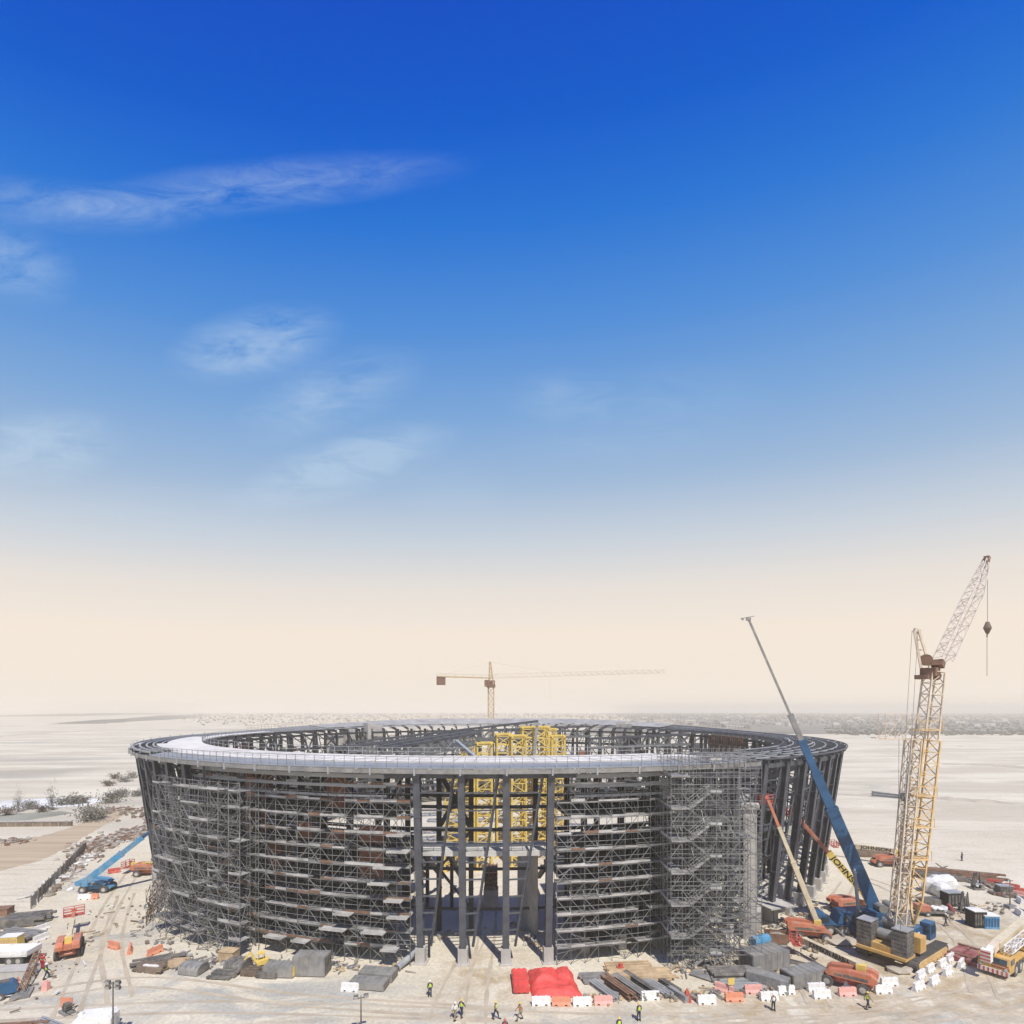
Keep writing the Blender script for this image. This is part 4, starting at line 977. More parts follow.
mb = MB(); mb.box((-5.6, 0, 2.1), (1.0, 2.7, 1.2)); part('counterweight', mb, 'amber', t)
mb = MB(); 
for k in range(5): mb.box((-.2 + k * .9, 1.37, 1.2), (.5, .05, .4))
part('tool_locker', mb, 'cw', t)

# ------------------------------------------------------------------ tower crane beyond the stadium
M['haze_crane'] = mat('hazed_ochre_crane', (.50, .36, .20), .6, 0, .15, .5)  # distance haze is mixed into the crane's colours, most in the jib
M['haze_jib'] = mat('hazed_ochre_jib', (.66, .57, .46), .6, 0, .08, .5)
D = 222; bs = Q(491, 712, D); t = T('tower_crane', 'ochre hammerhead tower crane rising behind the far rim of the stadium', 'tower crane', (bs.x, D, 0))
lo = lo_(t); zt = Q(491, 678, D).z
mb = MB(); mb.lattice((0, 0, 0), (0, 0, zt - 1.5), 2.2, 18, .38, .18); part('mast', mb, 'haze_crane', t)
mb = MB(); mb.box((0, 0, zt - 3.2), (3.4, 3.2, 1.2)); mb.box((-1.5, -1.6, zt - 2.2), (2.0, 1.8, 2.6)); mb.tube((0, 0, zt - 2.6), (0, 0, zt - 1), 1.6, 14); part('slewing_unit', mb, 'rust', t)
ct = lo(Q(490, 662, D)); mb = MB(); mb.lattice((0, 0, zt - 1), ct, 1.7, 4, .28, .14, .5); part('tower_head', mb, 'haze_crane', t)
je = lo(Q(665, 673, D)); ce = lo(Q(437, 676.5, D))
mb = MB(); n = 26
for k in range(n):
    a, b = V((1, 0, zt)).lerp(je, k / n), V((1, 0, zt)).lerp(je, (k + 1) / n); u_ = V((0, 0, 1.5))
    mb.bar(a + u_, b + u_, .2)
    for s in (-.8, .8): o_ = V((0, s, 0)); mb.bar(a + o_, b + o_, .18); mb.bar(a + o_, (a + b) / 2 + u_, .1); mb.bar((a + b) / 2 + u_, b + o_, .1)
part('jib', mb, 'haze_jib', t)
mb = MB()
for s in (-.9, .9): mb.bar(V((0, s, zt)), ce + V((0, s, 0)), .35, .4)
for k in range(7): c = V((0, 0, zt)).lerp(ce, k / 6); mb.bar(c + V((0, -.9, 0)), c + V((0, .9, 0)), .2); mb.bar(c + V((0, -.9, 0)), c + V((0, -.9, 1.1)), .12)
mb.bar(V((0, -.9, zt + 1.1)), ce + V((0, -.9, 1.1)), .1); part('counter_jib', mb, 'haze_crane', t)
mb = MB(); c = lo(Q(441, 681, D)); mb.box(c, (3.4, 1.8, 3.2)); part('counterweight', mb, 'rust', t)
mb = MB(); mb.bar(ct, V((0, 0, zt)).lerp(je, .35) + V((0, 0, 1.5)), .1); mb.bar(ct, ce, .1); c = V((0, 0, zt)).lerp(je, .34); mb.bar(c, c - V((0, 0, 9)), .07); part('pendant_line', mb, 'haze_jib', t)
# ================================================================== the site
def noun(c): return {'white': 'white', 'porange': 'orange', 'pink': 'faded red', 'red': 'red'}[c]
def barrier_mesh(m):
    mb = MB(); L2 = .92
    prof = [(-.28, 0), (.28, 0), (.28, .16), (.15, .42), (.13, .86), (-.13, .86), (-.15, .42), (-.28, .16)]
    for x0, x1 in ((-L2, -.62), (-.38, .38), (.62, L2)): mb.prism([(y, z) for y, z in prof], 'x', x0, x1)
    up = [(y, z) for y, z in prof if z > .1] 
    for x0, x1 in ((-.62, -.38), (.38, .62)): mb.prism([(-.25, .2), (.25, .2), (.148, .42), (.128, .858), (-.128, .858), (-.148, .42)], 'x', x0, x1)
    mb.box((-.5, 0, .9), (.16, .16, .08)); mb.box((.5, 0, .9), (.16, .16, .08)); mb.box((L2 + .04, 0, .5), (.08, .12, .5)); mb.box((0, 0, .88), (.5, .12, .05))
    return mb.mesh('barrier', m)
BAR = {c: barrier_mesh(c) for c in ('white', 'porange', 'pink', 'red')}
def barrier(c, px, py, rz, label):
    o = link('water_barrier', BAR[c]); o.location = P(px, py); o.rotation_euler.z = R_(rz)
    tag(o, noun(c) + ' plastic barrier ' + label, 'barrier', 'plastic water filled barriers along the site road')
for a in [
 ('white', 541, 1005, 2, 'at the front left corner of the red tarpaulin'), ('porange', 561, 1005.5, -1, 'between the two white ones before the red tarpaulin'), ('white', 582, 1005.5, 3, 'at the front right corner of the red tarpaulin'),
 ('pink', 603, 1004.5, 4, 'closing the left end of the steel section stacks'), ('white', 650, 999.5, 4, 'right against the front of the steel section stacks'), ('white', 706.5, 1003.5, 3, 'beside the small red wedge, right of the steel stacks'),
 ('porange', 734, 1001, 2, 'below the orange site board, at the road edge'), ('pink', 724, 992, -35, 'set askew behind the orange one at the road edge'), ('pink', 753, 993, 4, 'in front of the grey planks and pipe stack'),
 ('white', 769, 1000, 4, 'just left of the worker in the pale vest'), ('white', 786, 994, 8, 'behind the worker in the pale vest'), ('white', 816, 991, 4, 'rear one of a close pair beside the grey formwork box'), ('white', 821.5, 998, 6, 'front one of a close pair beside the grey formwork box'),
 ('pink', 847, 995.5, 3, 'in front of the dusty red boom lift'), ('white', 853, 988.5, 4, 'touching the front wheels of the dusty red boom lift'), ('white', 889, 985.5, 4, 'rear one of the pair below the crawler crane'), ('white', 883, 993, 4, 'front one of the pair below the crawler crane'),
 ('white', 918.5, 989.5, 28, 'at the near end of the angled double row'), ('white', 934, 984, 33, 'second from the near end in the angled front row'), ('white', 947.5, 974.5, 33, 'third from the near end in the angled front row'), ('white', 961, 967, 40, 'at the far end of the angled row by the red mats'),
 ('white', 920.5, 978, 34, 'nearest in the rear row close to the crawler track'), ('white', 930, 972, 34, 'second in the rear row close to the crawler track'), ('white', 942, 966.5, 34, 'third in the rear row close to the crawler track'), ('white', 950, 961, 34, 'farthest in the rear row close to the crawler track'),
 ('white', 151, 972.5, -8, 'beside the brown debris at the left scaffold foot'), ('white', 350, 991, -6, 'alone in front of the flat grey panel stacks'), ('porange', 114, 948.5, -24, 'alone on the sand right of the orange boom lift'), ('porange', 130, 952, -60, 'standing end on between the lift and the scaffold'),
 ('porange', 155, 954, 70, 'standing end on at the scaffold foot'), ('red', 114, 873, 40, 'small and distant, right of the blue boom lift'), ('porange', 92, 899, 6, 'below the blue boom lift'), ('white', 85, 899.5, 8, 'touching the orange one below the blue boom lift'),
 ('white', 42, 931, 75, 'at the right end of the black beam stack'), ('white', 41, 941, 80, 'nearer one at the right end of the black beam stack'), ('white', 36, 903, -50, 'at the near end of the dark hoarding fence'),
 ('white', 1019, 915, 70, 'at the right frame edge beyond the yellow truck crane'), ('white', 1020, 903, 65, 'behind another at the right frame edge'), ('red', 1018, 893, -40, 'at the right edge beside the pink one'), ('pink', 1021, 897, -50, 'leaning at the right edge beside the red one'),
 ('red', 994, 884.5, -35, 'alone beyond the lamp stand on the right'), ('red', 1012, 889, -42, 'behind the pink one on the right')]:
    barrier(*a)
b = MB(); hexa(b, [(-1.6, 0), (1.6, 0), (1.6, 1.3), (1.3, 1.6), (-1.3, 1.6), (-1.6, 1.3)], -.9, .9, .05); b.box((0, -.91, .8), (1.2, .05, .7)); b.box((-1.2, 0, 1.68), (.4, .4, .16))
single('water_tank', b, 'white', 'white plastic tank at the bottom edge beside the lamp mast', 'tank', P(96, 1030), R_(12))

# ---- stacks, bundles and boxes
def stack(name, label, cat, loc, rz, n, layers, size, gap, m, group=None, sub=None, mats=None, seed=0, jag=.25):
    """a bundle of long pieces on bearers; every layer is a part"""
    g = random.Random(seed + int(loc.x * 7)); t = T(name, label, cat, loc, R_(rz), group); l, w, h = size
    br = MB()
    for x in (-l * .33, l * .33): br.box((x, 0, .06), (.12, n * (w + gap), .12))
    part('bearer', br, 'wood', t); z = .12
    for k in range(layers):
        mb = MB()
        for i in range(n):
            if k == layers - 1 and g.random() < .2 and n > 2: continue
            y = (i - (n - 1) / 2) * (w + gap); mb.box((g.uniform(-jag, jag), y, z + h / 2), (l * g.uniform(.92, 1), w, h), g.uniform(-.01, .01))
        if mb.v: part(sub or 'layer', mb, m, t, kind='stuff' if n > 6 else None)
        z += h + .01
    return t
def ibeams(label, loc, rz, n, l, seed, m='steel', layers=1):
    t = T('steel_stack', label, 'steel stack', loc, R_(rz), 'stacks of steel sections in front of the facade'); g = random.Random(seed)
    br = MB()
    for x in (-l * .3, l * .3): br.box((x, 0, .05), (.12, n * .36, .1))
    part('bearer', br, 'wood', t)
    for k in range(layers):
        for i in range(n):
            mb = MB(); y = (i - (n - 1) / 2) * .34; z = .1 + k * .34; x = g.uniform(-.3, .3); ll = l * g.uniform(.9, 1)
            mb.box((x, y, z + .02), (ll, .28, .04)); mb.box((x, y, z + .3), (ll, .28, .04)); mb.box((x, y, z + .16), (ll, .05, .24)); part('steel_section', mb, m, t)
# red tarpaulin over a stack, red bundle beside it
from mathutils import noise as mnoise
def cloth(pts, zc, seed, n=40):
    mb = MB(); A, B, C_, D_ = pts; vs = []
    for j in range(n + 1):
        for i in range(n + 1):
            u, v = i / n, j / n; p = (A * (1 - u) + B * u) * (1 - v) + (D_ * (1 - u) + C_ * u) * v
            e = min(u, 1 - u, v, 1 - v)
            lump = .62 + .38 * (1 if .12 < u < .55 and .35 < v < .9 else 0) * min(1, 8 * min(u - .12, .55 - u, v - .35, .9 - v)) + (.3 if .62 < u < .88 and .5 < v < .85 else 0)
            q = p * 1.0; fold = abs(mnoise.noise(V((q.x * .9, q.y * .35, seed)))) * .45 + abs(mnoise.noise(V((q.x * .5 + q.y * .9, q.y * 1.4, seed + 3)))) * .25
            z = zc * min(1, e * 7) ** .7 * lump - fold * min(1, e * 6) + .05
            vs.append(p + V((mnoise.noise(q * .7) * .25, mnoise.noise(q * .7 + V((9, 0, 0))) * .25, max(.03, z))))
    mb.add(vs, [(j * (n + 1) + i, j * (n + 1) + i + 1, (j + 1) * (n + 1) + i + 1, (j + 1) * (n + 1) + i) for j in range(n) for i in range(n)])
    return mb
tp = [P(532, 999), P(582, 997), P(571, 972), P(528, 972)]
single('tarpaulin', cloth(tp, 1.25, 4), 'tarp', 'large red tarpaulin draped over stacked material before the gateway', 'tarpaulin', tp[0], world=True, smooth=True)
mb = MB(); c = P(520, 985); g = random.Random(2)
for k in range(5): mb.tube((-.55 + k * .28, -2.0, .45 + .08 * (k % 2)), (-.5 + k * .28, 2.0, .5 + .1 * ((k + 1) % 2)), .34, 10)
for y in (-1.2, 0, 1.2): mb.box((.02, y, .48), (1.62, .08, .86))
single('red_bundle', mb, 'tarp', 'strapped red bundle lying left of the red tarpaulin', 'bundle', c, R_(4), smooth=False)
stack('timber_pallet', 'long tan timber formwork platform behind the steel section stacks', 'timber stack', P(640, 978), 3, 8, 2, (7.2, .22, .3), .03, 'wood', seed=1, sub='timber_layer')
stack('timber_pallet', 'upper tan timber pack beyond the formwork platform, by the scaffold', 'timber stack', P(628, 970), 5, 6, 2, (5.4, .24, .28), .03, 'wood', seed=2, sub='timber_layer')
stack('timber_pallet', 'pale plank pack right of the red tarpaulin', 'timber stack', P(598, 981), 4, 6, 2, (3.8, .25, .25), .03, 'board', seed=3, sub='timber_layer')
for i, (px, py, n, l, lb, m, ly) in enumerate([(604, 992, 3, 4.6, 'pale steel section stack nearest the pink barrier', 'pale_steel', 1), (618, 991, 3, 5.0, 'rusty boxed stack second from the pink barrier', 'rust', 2), (629, 990, 3, 5.2, 'grey boxed steel stack in the middle of the row', 'form', 2),
                                             (640, 987, 2, 5.6, 'taller dark steel stack beside the white barrier', 'formd', 2), (650, 985, 4, 6.0, 'wide pale steel stack behind the white barrier', 'pale_steel', 1), (663, 983, 2, 5.4, 'short black steel pair at the right end of the row', 'formd', 1)]):
    ibeams(lb, P(px, py), 118, n, l, i, m, ly)
mb = MB(); mb.prism([(-.5, 0), (.5, 0), (.1, 1.0), (-.1, 1.0)], 'x', -.8, .8); mb.box((0, 0, .05), (1.9, 1.1, .1))
single('red_marker', mb, 'red', 'small red wedge marker right of the steel section stacks', 'marker', P(687, 999), R_(70)).scale = (.8, .8, .8)
mb = MB(); mb.box((0, 0, .3), (2.6, .5, .6)); mb.box((0, .28, .66), (2.5, .06, .1)); single('panel_pack', mb, 'pale_steel', 'pale upright panel pack beside the small red wedge', 'panel', P(678, 997), R_(118))
mb = MB(); mb.box((0, 0, .8), (.7, .5, .12)); mb.box((0, 0, .4), (.5, .4, .7)); mb.box((0.1, 0, 1.0), (.4, .4, .4)); single('red_machine', mb, 'red', 'small bright red pump standing on the tan timber platform edge', 'pump', P(620, 974), R_(10))
# boxes of formwork panels
def panel_pack(label, loc, rz, l, w, h, m, seed, end='formd', ribs=6, cat='formwork pack'):
    t = T('formwork_pack', label, cat, loc, R_(rz), 'packs of grey formwork panels on the sand')
    mb = MB(); mb.box((0, 0, h / 2 + .1), (l, w, h - .02)); part('panel_block', mb, m, t)
    for s in (-1, 1):
        mb = MB(); mb.box((s * (l / 2 + .03), 0, h / 2 + .1), (.05, w * .9, h * .85)); part('end_face', mb, end, t)
    mb = MB()
    for k in range(ribs + 1): mb.box((-l / 2 + .1 + (l - .2) * k / ribs, 0, h / 2 + .1), (.07, w + .07, h + .05))
    part('rib', mb, 'form', t, kind=None)
    mb = MB()
    for x in (-l * .35, l * .35): mb.box((x, 0, .05), (.2, w, .1))
    part('skid', mb, 'dkwood', t)
panel_pack('large grey ribbed storage box with a dark open end, beside the blue tank', P(764, 967), 18, 5.2, 2.4, 2.0, 'form', 1)
panel_pack('grey ribbed box with an olive end face behind the white barrier pair', P(804, 983), 20, 5.0, 1.9, 1.5, 'form', 2, end='leafd')
panel_pack('smaller grey ribbed box between the pipe stack and the large storage box', P(768, 986), -38, 4.2, 1.5, 1.2, 'form', 3)
panel_pack('double high light grey panel stack in front of the left scaffold', P(312, 973), -3, 3.7, 2.0, 2.1, 'form', 4)
panel_pack('grey panel pack with a yellow end left of the double high stack', P(281, 975), -4, 3.4, 1.6, 1.2, 'form', 5, end='yellow')
panel_pack('low dark grey panel stack with blue tint near the gateway, rear one', P(378, 978), -9, 3.9, 1.9, .8, 'form', 6)
panel_pack('low dark grey panel stack near the gateway, front one', P(369, 987), -8, 3.9, 1.7, .7, 'form', 7)
def arch(label, loc, rz, l, r, m='form'):
    t = T('arch_form', label, 'formwork pack', loc, R_(rz), 'rounded grey form bundles at the scaffold foot'); mb = MB(); n = 10
    pts = [(r * cos(pi * k / n), r * .55 + r * sin(pi * k / n) * .6) for k in range(n + 1)] + [(-r, .08), (r, .08)]
    mb.prism([(p, q) for p, q in pts], 'x', -l / 2, l / 2); part('shell', mb, m, t)
    mb = MB(); mb.prism([(p * .82, .12 + q * .8) for p, q in pts], 'x', l / 2 + .005, l / 2 + .05); part('end_face', mb, 'formd', t)
    mb = MB(); 
    for k in range(4): mb.box((-l * .4 + l * .27 * k, 0, r * .62), (.06, r * 2.03, r * 1.0))
    part('rib', mb, 'pale_steel', t)
arch('rounded grey form bundle at the left scaffold foot, left one', P(194, 972), -12, 2.5, 1.0)
arch('rounded darker form bundle at the left scaffold foot, right one', P(238, 969), -14, 2.3, 1.0, 'formd')
stack('flat_pack', 'low flat dark pack lying before the two rounded form bundles', 'panel pack', P(223, 977), -6, 3, 2, (2.9, .5, .2), .06, 'formd', seed=5)
stack('flat_pack', 'low dark blue grey pack beside the yellow mini excavator', 'panel pack', P(271, 976), -6, 3, 2, (2.4, .5, .28), .06, 'formd', seed=6)
stack('flat_pack', 'low olive pack left of the yellow mini excavator', 'panel pack', P(252, 974), -6, 3, 2, (1.9, .45, .25), .06, 'leafd', seed=7)
stack('plank_heap', 'dark plank heap at the far left end of the scaffold foot', 'plank heap', P(158, 962), 28, 4, 2, (4.2, .3, .2), .1, 'formd', seed=8, jag=.9)
stack('plank_heap', 'brown plank heap behind the white barrier at the left scaffold foot', 'plank heap', P(152, 970), -12, 5, 3, (3.4, .3, .2), .08, 'dkwood', seed=9, jag=.5)
stack('plank_heap', 'tan plank heap right of the brown one at the left scaffold foot', 'plank heap', P(177, 966), 8, 4, 2, (2.0, .35, .25), .06, 'wood', seed=10, jag=.3)
mb = MB(); mb.box((0, 0, .6), (1.9, 1.4, 1.1)); mb.box((0, 0, 1.2), (2.0, 1.5, .08)); mb.box((-.5, -.72, .6), (.1, .06, 1)); mb.box((.5, -.72, .6), (.1, .06, 1)); single('plywood_crate', mb, 'wood', 'brown plywood crate behind the two rounded form bundles', 'crate', P(229, 960), R_(-8))
# mini excavator
t = T('mini_excavator', 'small yellow excavator with raised arm at the scaffold foot', 'excavator', P(262, 967), R_(200)); t.scale = (.72, .72, .72)
mb = MB()
for s in (-1, 1): mb.prism([(-1, .1), (-.8, 0), (.8, 0), (1, .1), (1, .4), (.8, .5), (-.8, .5), (-1, .4)], 'y', s * .7 - .18, s * .7 + .18)
part('track', mb, 'black', t)
mb = MB(); hexa(mb, [(-1, .6), (.7, .6), (.8, 1.1), (-.4, 1.4), (-1, 1.3)], -.7, .7); part('body', mb, 'yellow', t)
mb = MB(); 
for x in (-.3, .5):
    for y in (-.5, .5): mb.bar((x, y, 1.2), (x, y, 2.3), .08)
mb.box((.1, 0, 2.33), (1.1, 1.2, .08)); part('canopy', mb, 'yellow', t)
mb = MB(); mb.bar((.8, 0, .9), (1.7, 0, 2.6), .22, .3); mb.bar((1.7, 0, 2.6), (2.6, 0, 1.5), .18, .24); part('arm', mb, 'yellow', t)
mb = MB(); hexa(mb, [(2.4, 1.5), (2.8, 1.5), (2.9, 1.0), (2.3, .9)], -.3, .3); part('bucket', mb, 'grey', t)
# pipes
mb = MB(); a, b = P(397, 968, .4), P(418, 950, 1.0); mb.tube(a, b, .36, 14); mb.tube(a, a.lerp(b, .06), .42, 14); single('white_pipe', mb, 'pale_steel', 'thick pale pipe lying at the scaffold end left of the gateway', 'pipe', a, world=True, smooth=False)
t = T('pipe_stack', 'bundle of long dark pipes at the foot of the stair tower', 'pipe stack', P(735, 977), R_(3))
g = random.Random(3)
for k in range(11):
    mb = MB(); y = (k % 6 - 2.5) * .44 + (.22 if k > 5 else 0); z = .3 + (k // 6) * .4; mb.tube((-3 + g.uniform(-.3, .3), y, z), (3 + g.uniform(-.3, .3), y, z), .2, 10); part('pipe', mb, 'formd', t)
mb = MB()
for x in (-2, 2): mb.box((x, 0, .06), (.15, 3, .1))
part('bearer', mb, 'wood', t)
t = T('pipe_stack', 'shorter tilted grey pipe bundle left of the long dark pipes', 'pipe stack', P(708, 978), R_(-40))
for k in range(5): mb = MB(); mb.tube((-1.8, (k - 2) * .34, .2), (1.8, (k - 2) * .34, .2), .15, 8); part('pipe', mb, 'grey', t)
stack('flat_pack', 'pale grey plank pack in front of the long dark pipes', 'panel pack', P(738, 987), 3, 5, 2, (4.6, .35, .15), .08, 'pale_steel', seed=11, jag=.5)
t = T('site_sign', 'small orange site board on posts among the pink barriers', 'sign', P(731, 994), R_(6))
mb = MB(); 
for x in (-.25, .25): mb.bar((x, 0, 0), (x, 0, 1.5), .06)
part('post', mb, 'grey', t); mb = MB(); mb.box((0, -.05, 1.35), (.7, .05, .7)); part('board', mb, 'yellow', t)
mb = MB(); mb.tube((-1.3, 0, .75), (1.3, 0, .75), .62, 16); mb.box((-.8, 0, .2), (.2, 1.2, .4)); mb.box((.8, 0, .2), (.2, 1.2, .4)); mb.tube((0, 0, 1.3), (0, 0, 1.5), .2, 10); single('blue_tank', mb, 'ltblue', 'blue cylindrical tank near the open columns, behind the large storage box', 'tank', P(760, 946), R_(24))
t = T('rusty_skip', 'rusty red open skip left of the raised boom lift', 'skip', P(777, 942), R_(-10)); mb = MB()
for s in (-1, 1): mb.prism([(-1.2, .1), (1.0, .1), (1.4, 1.3), (-1.4, 1.3)], 'y', s * .75 - .04, s * .75 + .04)
mb.box((0, 0, .12), (2.2, 1.46, .08)); mb.bar((1.0, 0, .1), (1.4, 0, 1.3), 1.46, .06); mb.bar((-1.2, 0, .1), (-1.4, 0, 1.3), 1.46, .06); part('hopper', mb, 'rust', t)
mb = MB(); g = random.Random(5)
for k in range(12): mb.rock((g.uniform(-.9, .9), g.uniform(-.5, .5), .9), .35, g)
part('load', mb, 'rock', t, kind='stuff')
mb = MB(); mb.box((0, 0, .06), (5.5, 1.0, .08)); mb.box((0, .4, .12), (5.5, .12, .1)); mb.box((0, -.4, .12), (5.5, .12, .1)); single('steel_ramp', mb, 'formd', 'flat dark steel ramp lying right of the large storage box', 'ramp', P(788, 961), R_(-38))
mb = MB(); a, b = P(790, 970, .1), P(800, 978, .1)
mb = MB(); a, b = P(776, 973, .12), P(801, 989, .12); mb.bar(a, b, .25, .2); single('loose_beam', mb, 'grey', 'single grey beam on the sand left of the olive ended box', 'beam', a, world=True)

# ---- left yard
stack('beam_stack', 'stack of long black beams in the yard at the left edge', 'beam stack', P(22, 924), 18, 7, 3, (5.4, .35, .35), .12, 'formd', seed=12, jag=1.0)
stack('beam_stack', 'nearer stack of dark grey beams in the yard at the left edge', 'beam stack', P(18, 938), -12, 5, 2, (6.0, .35, .35), .15, 'form', seed=13, jag=1.0)
mb = MB(); mb.box((0, 0, .5), (2.2, 1.6, 1)); mb.box((0, 0, 1.05), (2.3, 1.7, .1)); single('rust_crate', mb, 'rust', 'rust brown crate at the left edge beyond the black beams', 'crate', P(2, 915), R_(12))
t = T('generator', 'yellow generator box with a white roof in the left yard', 'generator', P(12, 948), R_(8)); mb = MB(); mb.box((0, 0, .85), (2.0, 1.3, 1.4)); mb.box((0, 0, .1), (2.2, 1.4, .18)); part('body', mb, 'yellow', t); mb = MB(); mb.box((0, 0, 1.6), (2.05, 1.35, .1)); part('roof', mb, 'white', t)
mb = MB(); 
for k in range(3): mb.box((-.6 + .6 * k, -.67, .9), (.45, .04, .9))
part('door', mb, 'crane_y', t)
t = T('flatbed_truck', 'white flatbed truck cut by the left frame edge', 'truck', P(4, 962), R_(184))
mb = MB(); mb.box((0, 0, .85), (6.5, 1.7, .3)); part('chassis', mb, 'black', t)
mb = MB(); hexa(mb, [(2.2, .7), (4.0, .7), (4.0, 1.7), (3.5, 2.5), (2.2, 2.5)], -1.1, 1.1, .05); cb = part('cab', mb, 'white', t)
mb = MB(); mb.box((3.82, 0, 2.1), (.1, 1.8, .6), 0, .55); part('windscreen', mb, 'glass', cb)
mb = MB(); mb.box((-.7, 0, 1.1), (5.4, 2.3, .16)); mb.box((-.7, -1.15, 1.42), (5.4, .06, .5)); mb.box((-.7, 1.15, 1.42), (5.4, .06, .5)); mb.box((-3.4, 0, 1.42), (.06, 2.3, .5)); part('bed', mb, 'white', t)
for x in (3.1, -1.4, -2.4):
    for y in (-.95, .95): wheel(t, (x, y, .5), .5, .3)
mb = MB(); mb.box((0, 0, .55), (3.6, 1.7, 1.1)); mb.box((0, 0, 1.13), (3.7, 1.8, .06)); single('concrete_block', mb, 'conc', 'pale concrete block in front of the white flatbed truck', 'block', P(14, 978), R_(6))
t = T('compressor', 'blue wheeled compressor cut by the left frame edge', 'compressor', P(0, 998), R_(40)); mb = MB(); hexa(mb, [(-1.3, .5), (1.3, .5), (1.4, 1.2), (1, 1.6), (-1.2, 1.6), (-1.4, 1.1)], -.75, .75, .1); part('body', mb, 'blue', t); mb = MB(); mb.tube((-.9, 0, 1.6), (-.9, 0, 2.0), .14, 8); mb.box((.3, 0, 1.65), (.9, .8, .1)); part('exhaust', mb, 'cw', t)
for y in (-.8, .8): wheel(t, (0, y, .36), .36, .22)
t = T('conveyor', 'narrow rusty conveyor frame leaning up from a flat grey base', 'conveyor', P(22, 995), R_(121)); mb = MB(); mb.lattice((-.5, 0, .5), (7.5, 0, 1.6), .55, 12, .07, .04); part('frame', mb, 'rust_tube', t); mb = MB(); mb.box((0, 0, .14), (2.3, 1.6, .28)); mb.box((0, 0, .34), (1.2, 1.0, .12)); part('base', mb, 'grey', t)
mb = MB(); mb.bar((4, .5, 0), (4, .1, 1.1), .08); mb.bar((4, -.5, 0), (4, -.1, 1.1), .08); mb.bar((7, .5, 0), (7, .1, 1.5), .08); mb.bar((7, -.5, 0), (7, -.1, 1.5), .08); part('leg', mb, 'rust_tube', t)
mb = MB(); mb.prism([(-.45, 0), (.45, 0), (.12, 1.3), (-.12, 1.3)], 'x', -.05, .05); mb.bar((0, 0, 1.2), (.6, 0, 0), .06); single('warning_board', mb, 'porange', 'orange triangular warning board leaning beside the conveyor', 'board', P(18, 989), R_(60))
t = T('plate_compactor', 'soil compactor with an orange side plate on the sand', 'compactor', P(67, 1013), R_(-30)); mb = MB(); mb.box((0, 0, .12), (1.4, .9, .24)); part('base_plate', mb, 'grey', t); mb = MB(); mb.tube((0, -.3, .55), (0, .3, .55), .34, 12); mb.box((.1, 0, .85), (.6, .5, .3)); part('engine', mb, 'cw', t); mb = MB(); mb.bar((.5, -.3, .3), (1.5, -.3, 1.0), .06); mb.bar((.5, .3, .3), (1.5, .3, 1.0), .06); mb.bar((1.5, -.3, 1), (1.5, .3, 1), .06); part('handle', mb, 'black', t)
mb = MB(); mb.box((-1.4, .5, .5), (1.2, .1, .9), .5); part('side_plate', mb, 'porange', t)
stack('pipe_bundle', 'long grey tubes along the bottom left frame edge', 'tube bundle', P(58, 1032), -24, 4, 2, (6, .2, .2), .06, 'pale_steel', seed=14, jag=.7)
stack('beam_stack', 'rusty brown beams at the bottom left frame corner', 'beam stack', P(8, 1034), 6, 5, 2, (5, .3, .25), .08, 'rust', seed=15, jag=.7)
stack('flat_pack', 'blue grey flat panels at the bottom left frame edge', 'panel pack', P(33, 1036), 6, 4, 2, (2.6, .6, .15), .05, 'form', seed=16, jag=.2)
def lamp_mast(label, loc, h, n, rz=0):
    t = T('lamp_mast', label, 'light mast', loc, rz); mb = MB(); mb.tube((0, 0, 0), (0, 0, h), .09, 8, .05); part('mast', mb, 'cw', t)
    mb = MB(); mb.box((0, 0, .25), (1.3, .9, .5)); 
    for s in (-1, 1): mb.bar((0, 0, .15), (s * 1.2, .8, .05), .08); mb.bar((0, 0, .15), (s * 1.2, -.8, .05), .08)
    part('base', mb, 'grey', t); mb = MB(); mb.bar((-.55, 0, h - .1), (.55, 0, h - .1), .08); mb.bar((0, 0, h - .5), (0, 0, h + .1), .1); part('crossarm', mb, 'cw', t)
    for k in range(n):
        x = (-.45, .45, -.45, .45)[k]; z = h + .1 - .45 * (k // 2); mb = MB(); mb.bar((x, .1, z), (x, -.12, z - .1), .42, .36); f = part('floodlight', mb, 'cw', t); mb = MB(); mb.bar((x, -.125, z - .1), (x, -.15, z - .112), .34, .28); part('lamp_glass', mb, 'lamp', f)
lamp_mast('black floodlight mast standing at the bottom left frame edge', P(113, 1043), 5.4, 4)
lamp_mast('shorter floodlight mast at the bottom edge left of the gateway', P(361, 1036), 3.6, 2, .3)
lamp_mast('thin lamp stand on a black base in the yard on the far right', P(1010, 908), 4.2, 1, .2)

